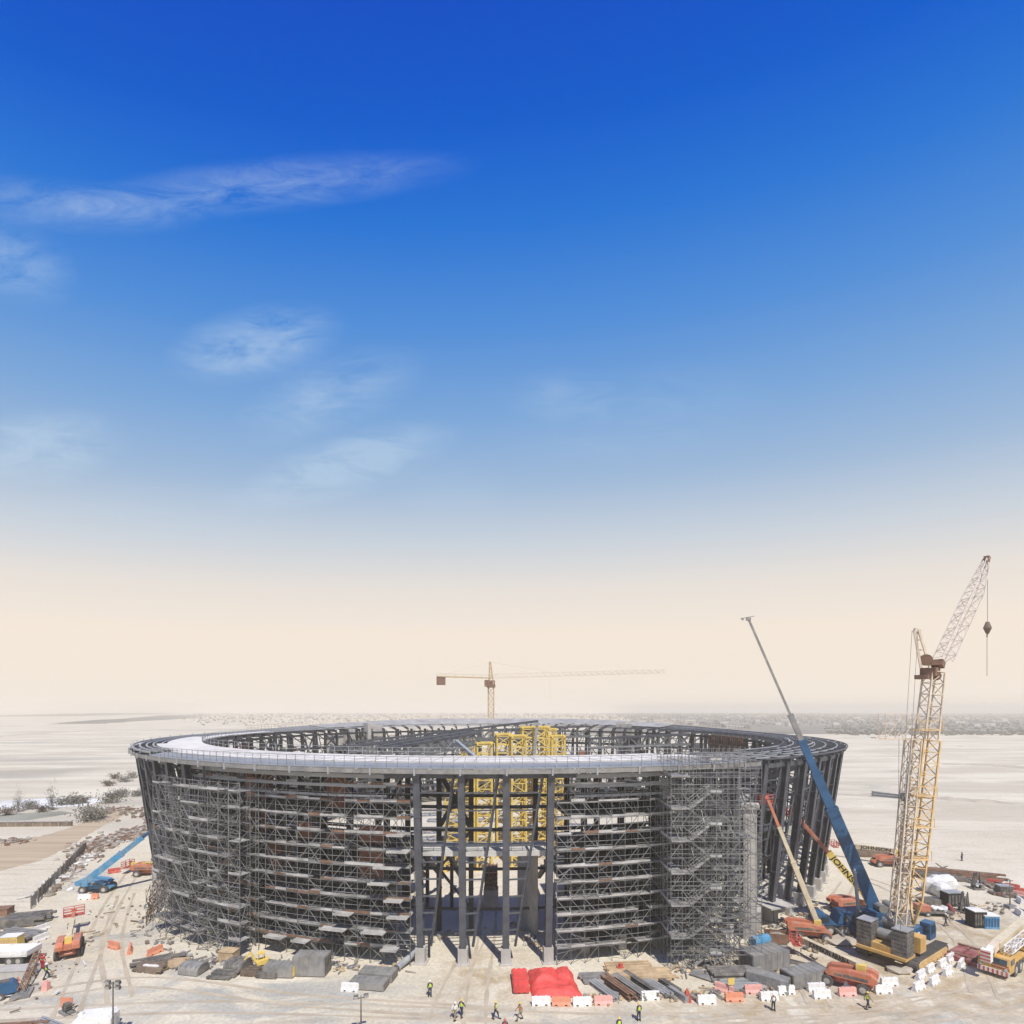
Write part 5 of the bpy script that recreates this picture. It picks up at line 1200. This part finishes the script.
# ---- hoarding fence along the left road, rubble behind it
fa, fb = P(31, 909), P(86, 850)
n = 20; t = T('hoarding_fence', 'long dark site hoarding fence between the dirt road and the left yard', 'fence', fa)
d = (fb - fa) / n; g = random.Random(6)
for k in range(n + 1): mb = MB(); p = d * k; mb.bar(p, p + V((0, 0, 2.1)), .12); part('post', mb, 'grey', t)
for k in range(n):
    mb = MB(); p = d * k; q = d * (k + 1); o_ = V((g.uniform(-.1, .1), g.uniform(-.1, .1), 0)); mb.bar(p + d * .04 + V((0, 0, 1.0)), q - d * .04 + V((0, 0, 1.0)) + o_, .05, 1.8 * g.uniform(.8, 1)); part('panel', mb, g.choice(('formd', 'dkwood', 'grey', 'formd')), t)
def rubble(label, pts, width, n, seed, ms=('rock', 'dkwood', 'conc', 'rust'), k_=None):
    k_ = k_ or (.45 if seed in (5, 6, 7, 8) else .8)
    g = random.Random(seed); mb = MB(); Pp = [P(*p) for p in pts]
    for k in range(n):
        i = g.randrange(len(Pp) - 1); p = Pp[i].lerp(Pp[i + 1], g.random()) + V((g.gauss(0, width * .4), g.gauss(0, width * .4), 0)); mb.mi = g.randrange(len(ms))
        r = g.random(); kl = k_ if k_ > .6 else .5
        if r < .55: mb.rock(p + V((0, 0, .1)), g.uniform(.2, .9) * k_, g)
        elif r < .8: a = g.uniform(0, 6.3); l = g.uniform(1, 3.5) * kl; mb.bar(p + V((0, 0, .15)), p + V((cos(a) * l, sin(a) * l, g.uniform(.1, .9) * kl)), g.uniform(.1, .3) * kl, .12)
        else: mb.box(p + V((0, 0, .25)), (g.uniform(.5, 2) * k_, g.uniform(.4, 1.2) * k_, g.uniform(.2, .9) * k_), g.uniform(0, 3))
    o = single('rubble', mb, list(ms), label, 'rubble', Pp[0], kind='stuff', world=True)
rubble('heap of rubble and timber between the hoarding and the left facade', [(88, 852), (106, 842), (124, 836), (150, 828)], 6.5, 420, 1)
rubble('rubble strewn along the inside of the hoarding fence', [(45, 897), (62, 880), (84, 862), (96, 856)], 2.4, 130, 2, ('rock', 'bag', 'dkwood', 'conc'))
rubble('low rubble left of the dirt road at the frame edge', [(-5, 842), (10, 842), (22, 841)], 4, 60, 3)
rubble('debris behind the dirt road at the foot of the shrubs', [(104, 811), (125, 810), (150, 815), (160, 822)], 6, 170, 4, ('rock', 'dkwood', 'dkwood', 'rust'))
rubble('scattered offcuts and stones at the foot of the open columns', [(752, 930), (775, 934), (800, 922), (815, 905)], 3.2, 170, 5, ('rock', 'conc', 'wood', 'dkwood'))
rubble('loose tubes and boards on the sand at the left scaffold foot', [(140, 905), (150, 935), (170, 955), (230, 962), (300, 970)], 2.2, 110, 6, ('tube', 'board', 'rock', 'dkwood'), .35)
rubble('debris at the foot of the stair tower and its pipes', [(670, 972), (700, 968), (745, 955), (752, 948)], 1.8, 120, 7, ('rock', 'tube', 'wood', 'board'))
rubble('small offcuts inside the gateway', [(520, 940), (540, 948), (515, 925), (430, 940)], 1.2, 60, 8, ('rock', 'wood', 'tube', 'conc'))
rubble('dark debris line along the far right edge of the yard', [(905, 872), (945, 872), (985, 884), (1020, 900)], 2.5, 150, 9, ('dkwood', 'rock', 'rust', 'formd'))
rubble('litter and offcuts along the foot of the left scaffold', [(180, 968), (250, 962), (330, 968), (400, 972)], 1.6, 150, 5, ('rock', 'board', 'tube', 'wood', 'formd'))
rubble('litter and offcuts around the boom lifts on the right', [(760, 985), (800, 950), (840, 935), (880, 940)], 3.0, 150, 6, ('rock', 'wood', 'dkwood', 'formd'))
rubble('litter along the barriers at the site road', [(590, 998), (680, 996), (760, 990), (830, 985)], 1.5, 130, 7, ('rock', 'wood', 'board', 'formd'))
rubble('litter across the right yard', [(905, 900), (950, 915), (985, 905), (1015, 915)], 3.5, 80, 8, ('rock', 'wood', 'dkwood', 'formd'), .3)
rubble('small stones and scraps across the left yard', [(30, 1010), (50, 960), (100, 930), (130, 900)], 5, 90, 8, ('rock', 'wood', 'dkwood', 'bag'), .25)
t = T('boundary_wall', 'low dark boundary wall with pipes at the left edge beyond the dirt road', 'wall', P(36, 826)); a, b = P(-30, 827) - V(t.location), P(72, 826) - V(t.location)
mb = MB(); mb.bar(a + V((0, 0, .6)), b + V((0, 0, .6)), .5, 1.2); part('wall_body', mb, 'dkwood', t); mb = MB(); mb.bar(a + V((0, 0, 1.27)), b + V((0, 0, 1.27)), .7, .14); part('coping', mb, 'conc', t)
mb = MB()
for k in range(12): p = a.lerp(b, (k + .5) / 12); mb.bar(p + V((0, -.26, 0)), p + V((0, -.26, 1.4)), .2)
part('pier', mb, 'rock', t)

# ---- shrubs and trees of the left flats
def bush_mesh(r, h, n, seed, m, tall=False):
    g = random.Random(seed); mb = MB()
    for k in range(n):
        cl = (g.gauss(0, .42), g.gauss(0, .42), abs(g.gauss(.5, .28))); c = V((cl[0] * r, cl[1] * r, cl[2] * h))
        for q in range(7):
            p = c + V((g.gauss(0, .16) * r, g.gauss(0, .16) * r, g.gauss(0, .10) * h)); p.z = max(.05, p.z); s = g.uniform(.10, .22) * (1 if not tall else .8); a = V((g.gauss(0, 1), g.gauss(0, 1), g.gauss(0, 1))).normalized(); b = a.orthogonal().normalized()
            mb.add([p - a * s, p + b * s * .6, p + a * s, p - b * s * .6], [(0, 1, 2, 3)])
    return mb.mesh('crown', m)
def stem_mesh(r, h, seed):
    g = random.Random(seed); mb = MB()
    mb.tube((0, 0, 0), (0, 0, h * .55), .14, 6, .07)
    for k in range(6): a = g.uniform(0, 6.3); z = h * g.uniform(.1, .5); mb.tube((0, 0, z), (cos(a) * r * .5, sin(a) * r * .5, z + h * g.uniform(.15, .4)), .06, 5, .02)
    return mb.mesh('trunk', 'bark')
kinds = [(bush_mesh(2.6, 2.4, 130, 1, 'leaf'), stem_mesh(2.6, 2.4, 1)), (bush_mesh(1.7, 1.8, 80, 2, 'leafd'), stem_mesh(1.7, 1.8, 2)), (bush_mesh(1.3, 6.0, 110, 3, 'leaf', True), stem_mesh(1.3, 6, 3))]
for px, py, k, s, lb in [(18, 812, 2, 1.0, 'thin upright grey tree nearest the left frame edge'), (52, 810, 2, 1.15, 'tallest thin grey tree in the shrub belt left of the stadium'), (30, 809, 0, 1.0, 'grey bush between the two thin trees'), (62, 805, 0, .9, 'grey bush right of the tallest thin tree'),
                         (74, 804, 0, 1.2, 'wide grey bush in the middle of the shrub belt'), (83, 803, 1, 1.2, 'small grey bush right of the wide middle bush'), (90, 821, 0, 1.5, 'big dark brown bush at the bend of the dirt road'), (100, 818, 1, 1.2, 'small brown bush right of the big one at the road bend'),
                         (112, 803, 0, 1.3, 'brown bush behind the road debris'), (122, 797, 0, 1.1, 'brown bush above the road debris, left of the stadium'), (138, 796, 0, 1.0, 'rounded bush close to the left edge of the stadium'), (115, 779, 1, 1.4, 'far small bush on the pale flat, left one of three'),
                         (124, 782, 0, 1.1, 'far middle bush on the pale flat, largest of three'), (132, 778, 0, 1.0, 'far bush on the pale flat, nearest the stadium'), (8, 815, 1, 1.3, 'small bush at the left frame edge beside the thin tree'), (42, 812, 1, 1.1, 'low bush left of the tallest thin tree'), (108, 786, 1, 1.3, 'lone bush on the flat above the brown bushes')]:
    p = P(px, py); tall = k == 2; t = T('tree' if tall else 'shrub', lb, 'tree' if tall else 'shrub', p, rnd.uniform(0, 6), 'bushes and trees on the flats left of the stadium'); t.scale = (s, s, s * rnd.uniform(.85, 1.15))
    link('crown', kinds[k][0], t); link('trunk', kinds[k][1], t)
M['salt'] = mat('salt_crust', (.62, .62, .60), .9, 0, .3, .06)
for lst in ([(-30, 811), (40, 808), (85, 806), (105, 800), (80, 797), (30, 799), (-30, 803)],):
    mb = MB(); mb.add([P(*p) + V((0, 0, .015)) for p in lst], [tuple(range(len(lst)))]); structure('salt_pan', mb, 'salt')
M['damp'] = mat('damp_strip', (.26, .26, .21), .9, 0, .3, .06)
lst = [(-30, 823), (30, 820), (75, 813), (60, 811), (0, 815), (-30, 816)]; mb = MB(); mb.add([P(*p) + V((0, 0, .02)) for p in lst], [tuple(range(len(lst)))]); structure('damp_strip', mb, 'damp')

# ---- right yard
for i, (px, py, s, lb) in enumerate([(930, 892, 1.15, 'white bulk bag nearest the lattice boom'), (938, 891, 1.3, 'white bulk bag in the middle of the heap of bags'), (947, 890, 1.25, 'white bulk bag at the right end of the heap of bags'), (941, 896, 1.1, 'white bulk bag standing in front of the others')]):
    g = random.Random(i); mb = MB(); n = 12; vs = []
    prof = [(.75, 0), (.95, .25), (1.0, .9), (.92, 1.4), (.6, 1.75), (.15, 1.85)]
    for r, z in prof:
        for k in range(n): a = 2 * pi * k / n; rr = r * (1 + .12 * cos(4 * a)) * g.uniform(.88, 1.1); vs.append((rr * cos(a), rr * sin(a), z * g.uniform(.97, 1.03)))
    fs = [(j * n + k, j * n + (k + 1) % n, (j + 1) * n + (k + 1) % n, (j + 1) * n + k) for j in range(len(prof) - 1) for k in range(n)] + [tuple(range(n - 1, -1, -1)), tuple(range((len(prof) - 1) * n, len(prof) * n))]
    mb.add(vs, fs); o = single('bulk_bag', mb, 'bag', lb, 'bag', P(px, py), .3 * i, 'white bulk bags in the right yard'); o.scale = (s * 1.08, s * 1.08, s * 1.1)
def boxm(name, label, cat, px, py, rz, l, w, h, m, top, group=None, grille=None):
    t = T(name, label, cat, P(px, py), R_(rz), group); mb = MB(); mb.box((0, 0, h / 2 + .12), (l, w, h)); mb.box((0, 0, .07), (l + .1, w + .1, .1)); part('body', mb, m, t); mb = MB(); mb.box((0, 0, h + .16), (l + .08, w + .08, .1)); part('roof', mb, top, t)
    mb = MB()
    for k in range(5): mb.box((-l * .4 + l * .2 * k, -w / 2 - .02, h * .5 + .1), (l * .12, .05, h * .7))
    part('grille', mb, grille or 'formd', t)
boxm('generator', 'black generator in front of the white bulk bags', 'generator', 952, 905, 4, 2.6, 1.5, 1.9, 'black', 'pale_steel')
boxm('generator', 'black boxed generator beside the small blue tank unit', 'generator', 976, 926, 0, 1.7, 1.6, 2.1, 'black', 'bag')
boxm('tank_unit', 'blue tank unit with a white top beside the black generator', 'tank', 988, 927, -4, 1.9, 1.5, 1.6, 'ltblue', 'white', None, 'blue')
boxm('welding_unit', 'small grey boxed unit beyond the lamp stand', 'unit', 1004, 893, -8, 2.0, 1.3, 1.1, 'formd', 'pale_steel')
stack('panel_rack', 'low dark rack in front of the white bulk bags', 'rack', P(930, 903), 5, 5, 2, (3.4, .3, .3), .08, 'formd', seed=21)
t = T('flatbed_trailer', 'low trailer with a red front and white load beside the lattice boom', 'trailer', P(933, 915), R_(-6)); mb = MB(); mb.box((0, 0, .6), (4.6, 1.8, .2)); part('bed', mb, 'formd', t); mb = MB(); mb.box((-1.5, 0, 1.1), (1.5, 1.6, .8)); part('toolbox', mb, 'orange', t); mb = MB()
for k in range(3): mb.rock((.1 + .7 * k, 0, 1.0), .6, rnd)
part('load', mb, 'bag', t)
for x in (-1.2, 1.4):
    for y in (-.85, .85): wheel(t, (x, y, .36), .36, .25)
mb = MB(); mb.box((0, 0, .5), (.9, .8, .9)); mb.tube((0, -.2, .9), (0, .3, 1.4), .25, 8); mb.box((.5, 0, .3), (.5, .5, .5)); single('pump', mb, 'dkred', 'dark red pump at the end of the low trailer', 'pump', P(950, 914), R_(20))
for i, (px, py, rz, lb) in enumerate([(964, 912, 20, 'upright bundle of dark rods beside the black generator'), (976, 889, 0, 'dark upright coil bundle in the middle of the right yard')]):
    mb = MB(); g = random.Random(i + 50)
    for k in range(16): a = g.uniform(0, 6.3); mb.tube((cos(a) * .7, sin(a) * .7, 0), (cos(a) * .35 + .2, sin(a) * .35, g.uniform(1.4, 3.0)), .09, 6)
    mb.box((0, 0, .1), (1.7, 1.5, .2)); mb.mi = 1; mb.box((.1, 0, .9), (1.3, 1.2, .12)); single('rod_bundle', mb, ['formd', 'pale_steel'], lb, 'rod bundle', P(px, py), R_(rz))
stack('rail_stack', 'long rusty brown steel lengths along the far edge of the right yard', 'steel stack', P(958, 876), -24, 6, 2, (12, .4, .35), .1, 'rust', seed=31, jag=1.5)
stack('rail_stack', 'dark steel lengths beyond the white bulk bags', 'steel stack', P(936, 878), -20, 5, 2, (7, .4, .35), .12, 'formd', seed=32, jag=1.0)
stack('rail_stack', 'brown timber lengths behind the distant boom lift', 'steel stack', P(868, 856), -10, 5, 3, (6, .4, .35), .12, 'dkwood', seed=33, jag=1.0)
mb = MB(); mb.box((0, 0, .25), (.2, 3.5, .5)); mb.box((0, 0, .55), (.35, 3.6, .1)); single('wooden_trestle', mb, 'dkwood', 'small brown trestle lying on the sand of the right yard', 'trestle', P(1000, 886), R_(20))
mb = MB(); g = random.Random(8)
for k in range(5): mb.box((-.1, (k - 2) * .66, .28 + .05 * (k % 2)), (5.2, .6, .5), g.uniform(-.04, .04))
mb.mi = 1; mb.box((1.9, 0, .62), (.4, 3.3, .12)); mb.box((-1.7, 0, .62), (.4, 3.3, .12)); single('mat_stack', mb, ['dkred', 'rust'], 'dark red crane mat stack in front of the yellow truck crane', 'mat stack', P(969, 957), R_(34))
mb = MB(); mb.rock((0, 0, .25), .9, random.Random(3)); o = single('sand_heap', mb, 'berm', 'small heap of fresh sand before the crawler crane', 'heap', P(900, 972)); o.scale = (2.2, 1.4, .9)
mb = MB(); mb.rock((0, 0, .35), 1.2, random.Random(4)); o = single('sand_heap', mb, 'berm', 'larger heap of sand between the boom lifts and the blue crane', 'heap', P(842, 943)); o.scale = (3.0, 1.6, .8)

# ================================================================== people
def skin_body(joints, edges, name, m, parent, sub=1):
    me = bpy.data.meshes.new(name); me.from_pydata([j[0] for j in joints], edges, []); me.materials.append(M[m]); o = link(name, me, parent)
    md = o.modifiers.new('skin', 'SKIN'); md.use_smooth_shade = True
    for sv_, j in zip(me.skin_vertices[0].data, joints): sv_.radius = j[1] if isinstance(j[1], tuple) else (j[1], j[1])
    for sv_ in me.skin_vertices[0].data: sv_.use_root = False
    me.skin_vertices[0].data[0].use_root = True
    if sub: s = o.modifiers.new('sub', 'SUBSURF'); s.levels = sub; s.render_levels = sub
    return o
def pose(walk, lift=0.0):
    """joint positions of a standing or striding body, facing -Y, z up"""
    st = .30 if walk else .04
    J = {'pel': (0, 0, .95), 'wai': (0, .01, 1.12), 'che': (0, 0, 1.32), 'neck': (0, .01, 1.5), 'head': (0, -.02, 1.6), 'top': (0, -.01, 1.74)}
    for s, n in ((-1, 'l'), (1, 'r')):
        f = -st * s
        J['hip' + n] = (s * .10, 0, .92); J['kne' + n] = (s * .11, f * .55 - .05, .5); J['ank' + n] = (s * .12, f, .09 + (.06 if walk and f > 0 else 0)); J['toe' + n] = (s * .13, f - .2, .04)
        J['sho' + n] = (s * .19, .01, 1.43); J['elb' + n] = (s * .25, -f * .4 + .04, 1.16); J['wri' + n] = (s * .26, -f * .75 - .10 - lift, .94 + lift); J['han' + n] = (s * .255, -f * .85 - .14 - lift, .85 + lift)
    return J
def person(label, loc, rz, walk, vest, trousers, helmet, shirt, lift=0.0):
    t = T('person', label, 'person', loc, rz, 'workers walking about the site'); J = pose(walk, lift)
    ks = ['pel', 'wai', 'che', 'neck', 'head', 'top']; R0 = {'pel': (.15, .11), 'wai': (.13, .10), 'che': (.16, .11), 'neck': .055, 'head': (.085, .10), 'top': (.06, .07), 'hip': .09, 'kne': .06, 'ank': .04, 'toe': .035, 'sho': .06, 'elb': .042, 'wri': .03, 'han': (.022, .038)}
    js, idx = [], {}
    for k in ks + [a + n for n in 'lr' for a in ('hip', 'kne', 'ank', 'toe', 'sho', 'elb', 'wri', 'han')]:
        idx[k] = len(js); js.append((J[k], R0[k if k in R0 else k[:-1]]))
    ed = [(idx[a], idx[b]) for a, b in zip(ks, ks[1:])]
    for n in 'lr':
        ed += [(idx['pel'], idx['hip' + n]), (idx['hip' + n], idx['kne' + n]), (idx['kne' + n], idx['ank' + n]), (idx['ank' + n], idx['toe' + n]), (idx['che'], idx['sho' + n]), (idx['sho' + n], idx['elb' + n]), (idx['elb' + n], idx['wri' + n]), (idx['wri' + n], idx['han' + n])]
    for n, s in (('l', -1), ('r', 1)):
        h = V(J['han' + n])
        for q, (dx, l) in enumerate(((-.03, .08), (-.01, .09), (.012, .085), (.032, .065))): js.append((tuple(h + V((dx * .3, dx, -l))), .009)); ed.append((idx['han' + n], len(js) - 1))
        js.append((tuple(h + V((-s * .02, -.06, -.02))), .011)); ed.append((idx['wri' + n], len(js) - 1))
    skin_body(js, ed, 'body', 'skin', t)
    tj = [(J['wai'], (.145, .115)), (J['pel'], (.17, .13))]; te = [(0, 1)]
    for n in 'lr':
        b = len(tj); tj += [(J['hip' + n], .105), (J['kne' + n], .078), (tuple(V(J['ank' + n]) + V((0, 0, .03))), .062)]; te += [(1, b), (b, b + 1), (b + 1, b + 2)]
    skin_body(tj, te, 'trousers', trousers, t)
    sj = [(J['wai'], (.15, .12)), (J['che'], (.18, .13)), (tuple(V(J['neck']) - V((0, 0, .04))), .075)]; se = [(0, 1), (1, 2)]
    for n in 'lr': b = len(sj); sj += [(J['sho' + n], .075), (J['elb' + n], .056), (J['wri' + n], .043)]; se += [(1, b), (b, b + 1), (b + 1, b + 2)]
    skin_body(sj, se, 'shirt', shirt, t)
    if vest: skin_body([((0, .01, 1.0), (.18, .145)), (J['wai'], (.175, .14)), (J['che'], (.21, .155)), ((0, .01, 1.44), (.15, .10))], [(0, 1), (1, 2), (2, 3)], 'vest', vest, t)
    mb = MB(); c = V(J['head']); n = 12
    for k in range(4): z0, z1 = .05 + .035 * k, .05 + .035 * (k + 1); r0, r1 = (.135, .132, .112, .07, .01)[k], (.135, .132, .112, .07, .01)[k + 1]; mb.tube(c + V((0, .01, z0)), c + V((0, .01, z1)), r0, n, r1, False)
    mb.tube(c + V((0, -.02, .045)), c + V((0, -.02, .06)), .155, n); part('helmet', mb, helmet, t, True)
    mb = MB()
    for n in 'lr': a = V(J['ank' + n]); b = V(J['toe' + n]); mb.bar(a + V((0, .05, -.035)), b + V((0, -.04, .0)), .11, .10); 
    part('boots', mb, 'black', t)
for a in [('worker in a green vest and dark trousers standing alone before the gateway', (430, 997), 200, 0, 'hivis', 'navy', 'white', 'navy'),
          ('worker in white clothes walking close beside a colleague in a yellow vest', (455, 1020), 150, 1, 'whitecloth', 'khaki', 'white', 'whitecloth'),
          ('worker in a yellow vest walking close beside a colleague in white', (461.5, 1017), 160, 1, 'hivis', 'navy', 'yellow', 'navy'),
          ('worker in a yellow vest striding right, second group before the gateway', (495.5, 1019), 75, 1, 'hivis', 'navy', 'yellow', 'khaki'),
          ('worker in an orange vest striding left in front of the red tarpaulin', (520, 1020), 285, 1, 'hiorange', 'khaki', 'yellow', 'khaki'),
          ('worker in a yellow vest cut by the bottom frame edge', (619, 1036), 20, 0, 'hivis', 'navy', 'yellow', 'navy'),
          ('worker in dark clothes and yellow vest standing before the steel stacks', (639, 1021), 200, 0, 'hivis', 'navy', 'yellow', 'navy'),
          ('worker in a pale vest standing at the white barriers', (773.5, 1011), 180, 0, 'whitecloth', 'navy', 'white', 'khaki'),
          ('worker in a green vest walking below the dusty red boom lift', (867.5, 1009), 100, 1, 'hivis', 'navy', 'yellow', 'khaki'),
          ('worker in dark clothes walking behind the crawler crane', (945.5, 926), 90, 1, None, 'navy', 'white', 'navy'),
          ('lone dark figure standing on the pale flats at the right', (962, 861), 200, 0, None, 'navy', 'navy', 'navy'),
          ('worker dressed all in red in the left yard', (42.5, 969), 190, 0, None, 'hired', 'hired', 'hired'),
          ('worker in a yellow and green vest beside the one in red', (46.5, 979), 140, 1, 'hivis', 'navy', 'white', 'navy'),
          ('worker in a red helmet cut by the bottom frame edge', (505, 1038), 0, 0, 'hired', 'navy', 'red', 'navy'),
          ('worker in dark clothes standing at the foot of the blue crane', (735 + 103, 935), 30, 0, None, 'khaki', 'white', 'grey')]:
    person(a[0], P(*a[1]), R_(a[2]), *a[3:])
mb = MB(); mb.prism([(-.3, 0), (.3, 0), (.22, .9), (-.22, .9)], 'x', -.3, .3); mb.box((0, 0, .95), (.3, .3, .1)); single('litter_bin', mb, 'pink', 'pink tapered bin standing in front of the worker beside the one in red', 'bin', P(46, 990))
# ------------------------------------------------------------------ air
mb = MB(); mb.box((0, 3300, 25.7), (7600, 7400, 53.4))
hz = bpy.data.materials.new('haze'); hz.use_nodes = True; nt = hz.node_tree; nt.nodes.clear()
out = nt.nodes.new('ShaderNodeOutputMaterial'); pv = nt.nodes.new('ShaderNodeVolumePrincipled')
pv.inputs['Color'].default_value = (1, .92, .78, 1); pv.inputs['Density'].default_value = .00045; pv.inputs['Anisotropy'].default_value = 0
nt.links.new(pv.outputs[0], out.inputs['Volume'])
M['hazem'] = hz
o = single('haze', mb, 'hazem', 'pale dusty desert haze filling the air', 'haze', kind='stuff')
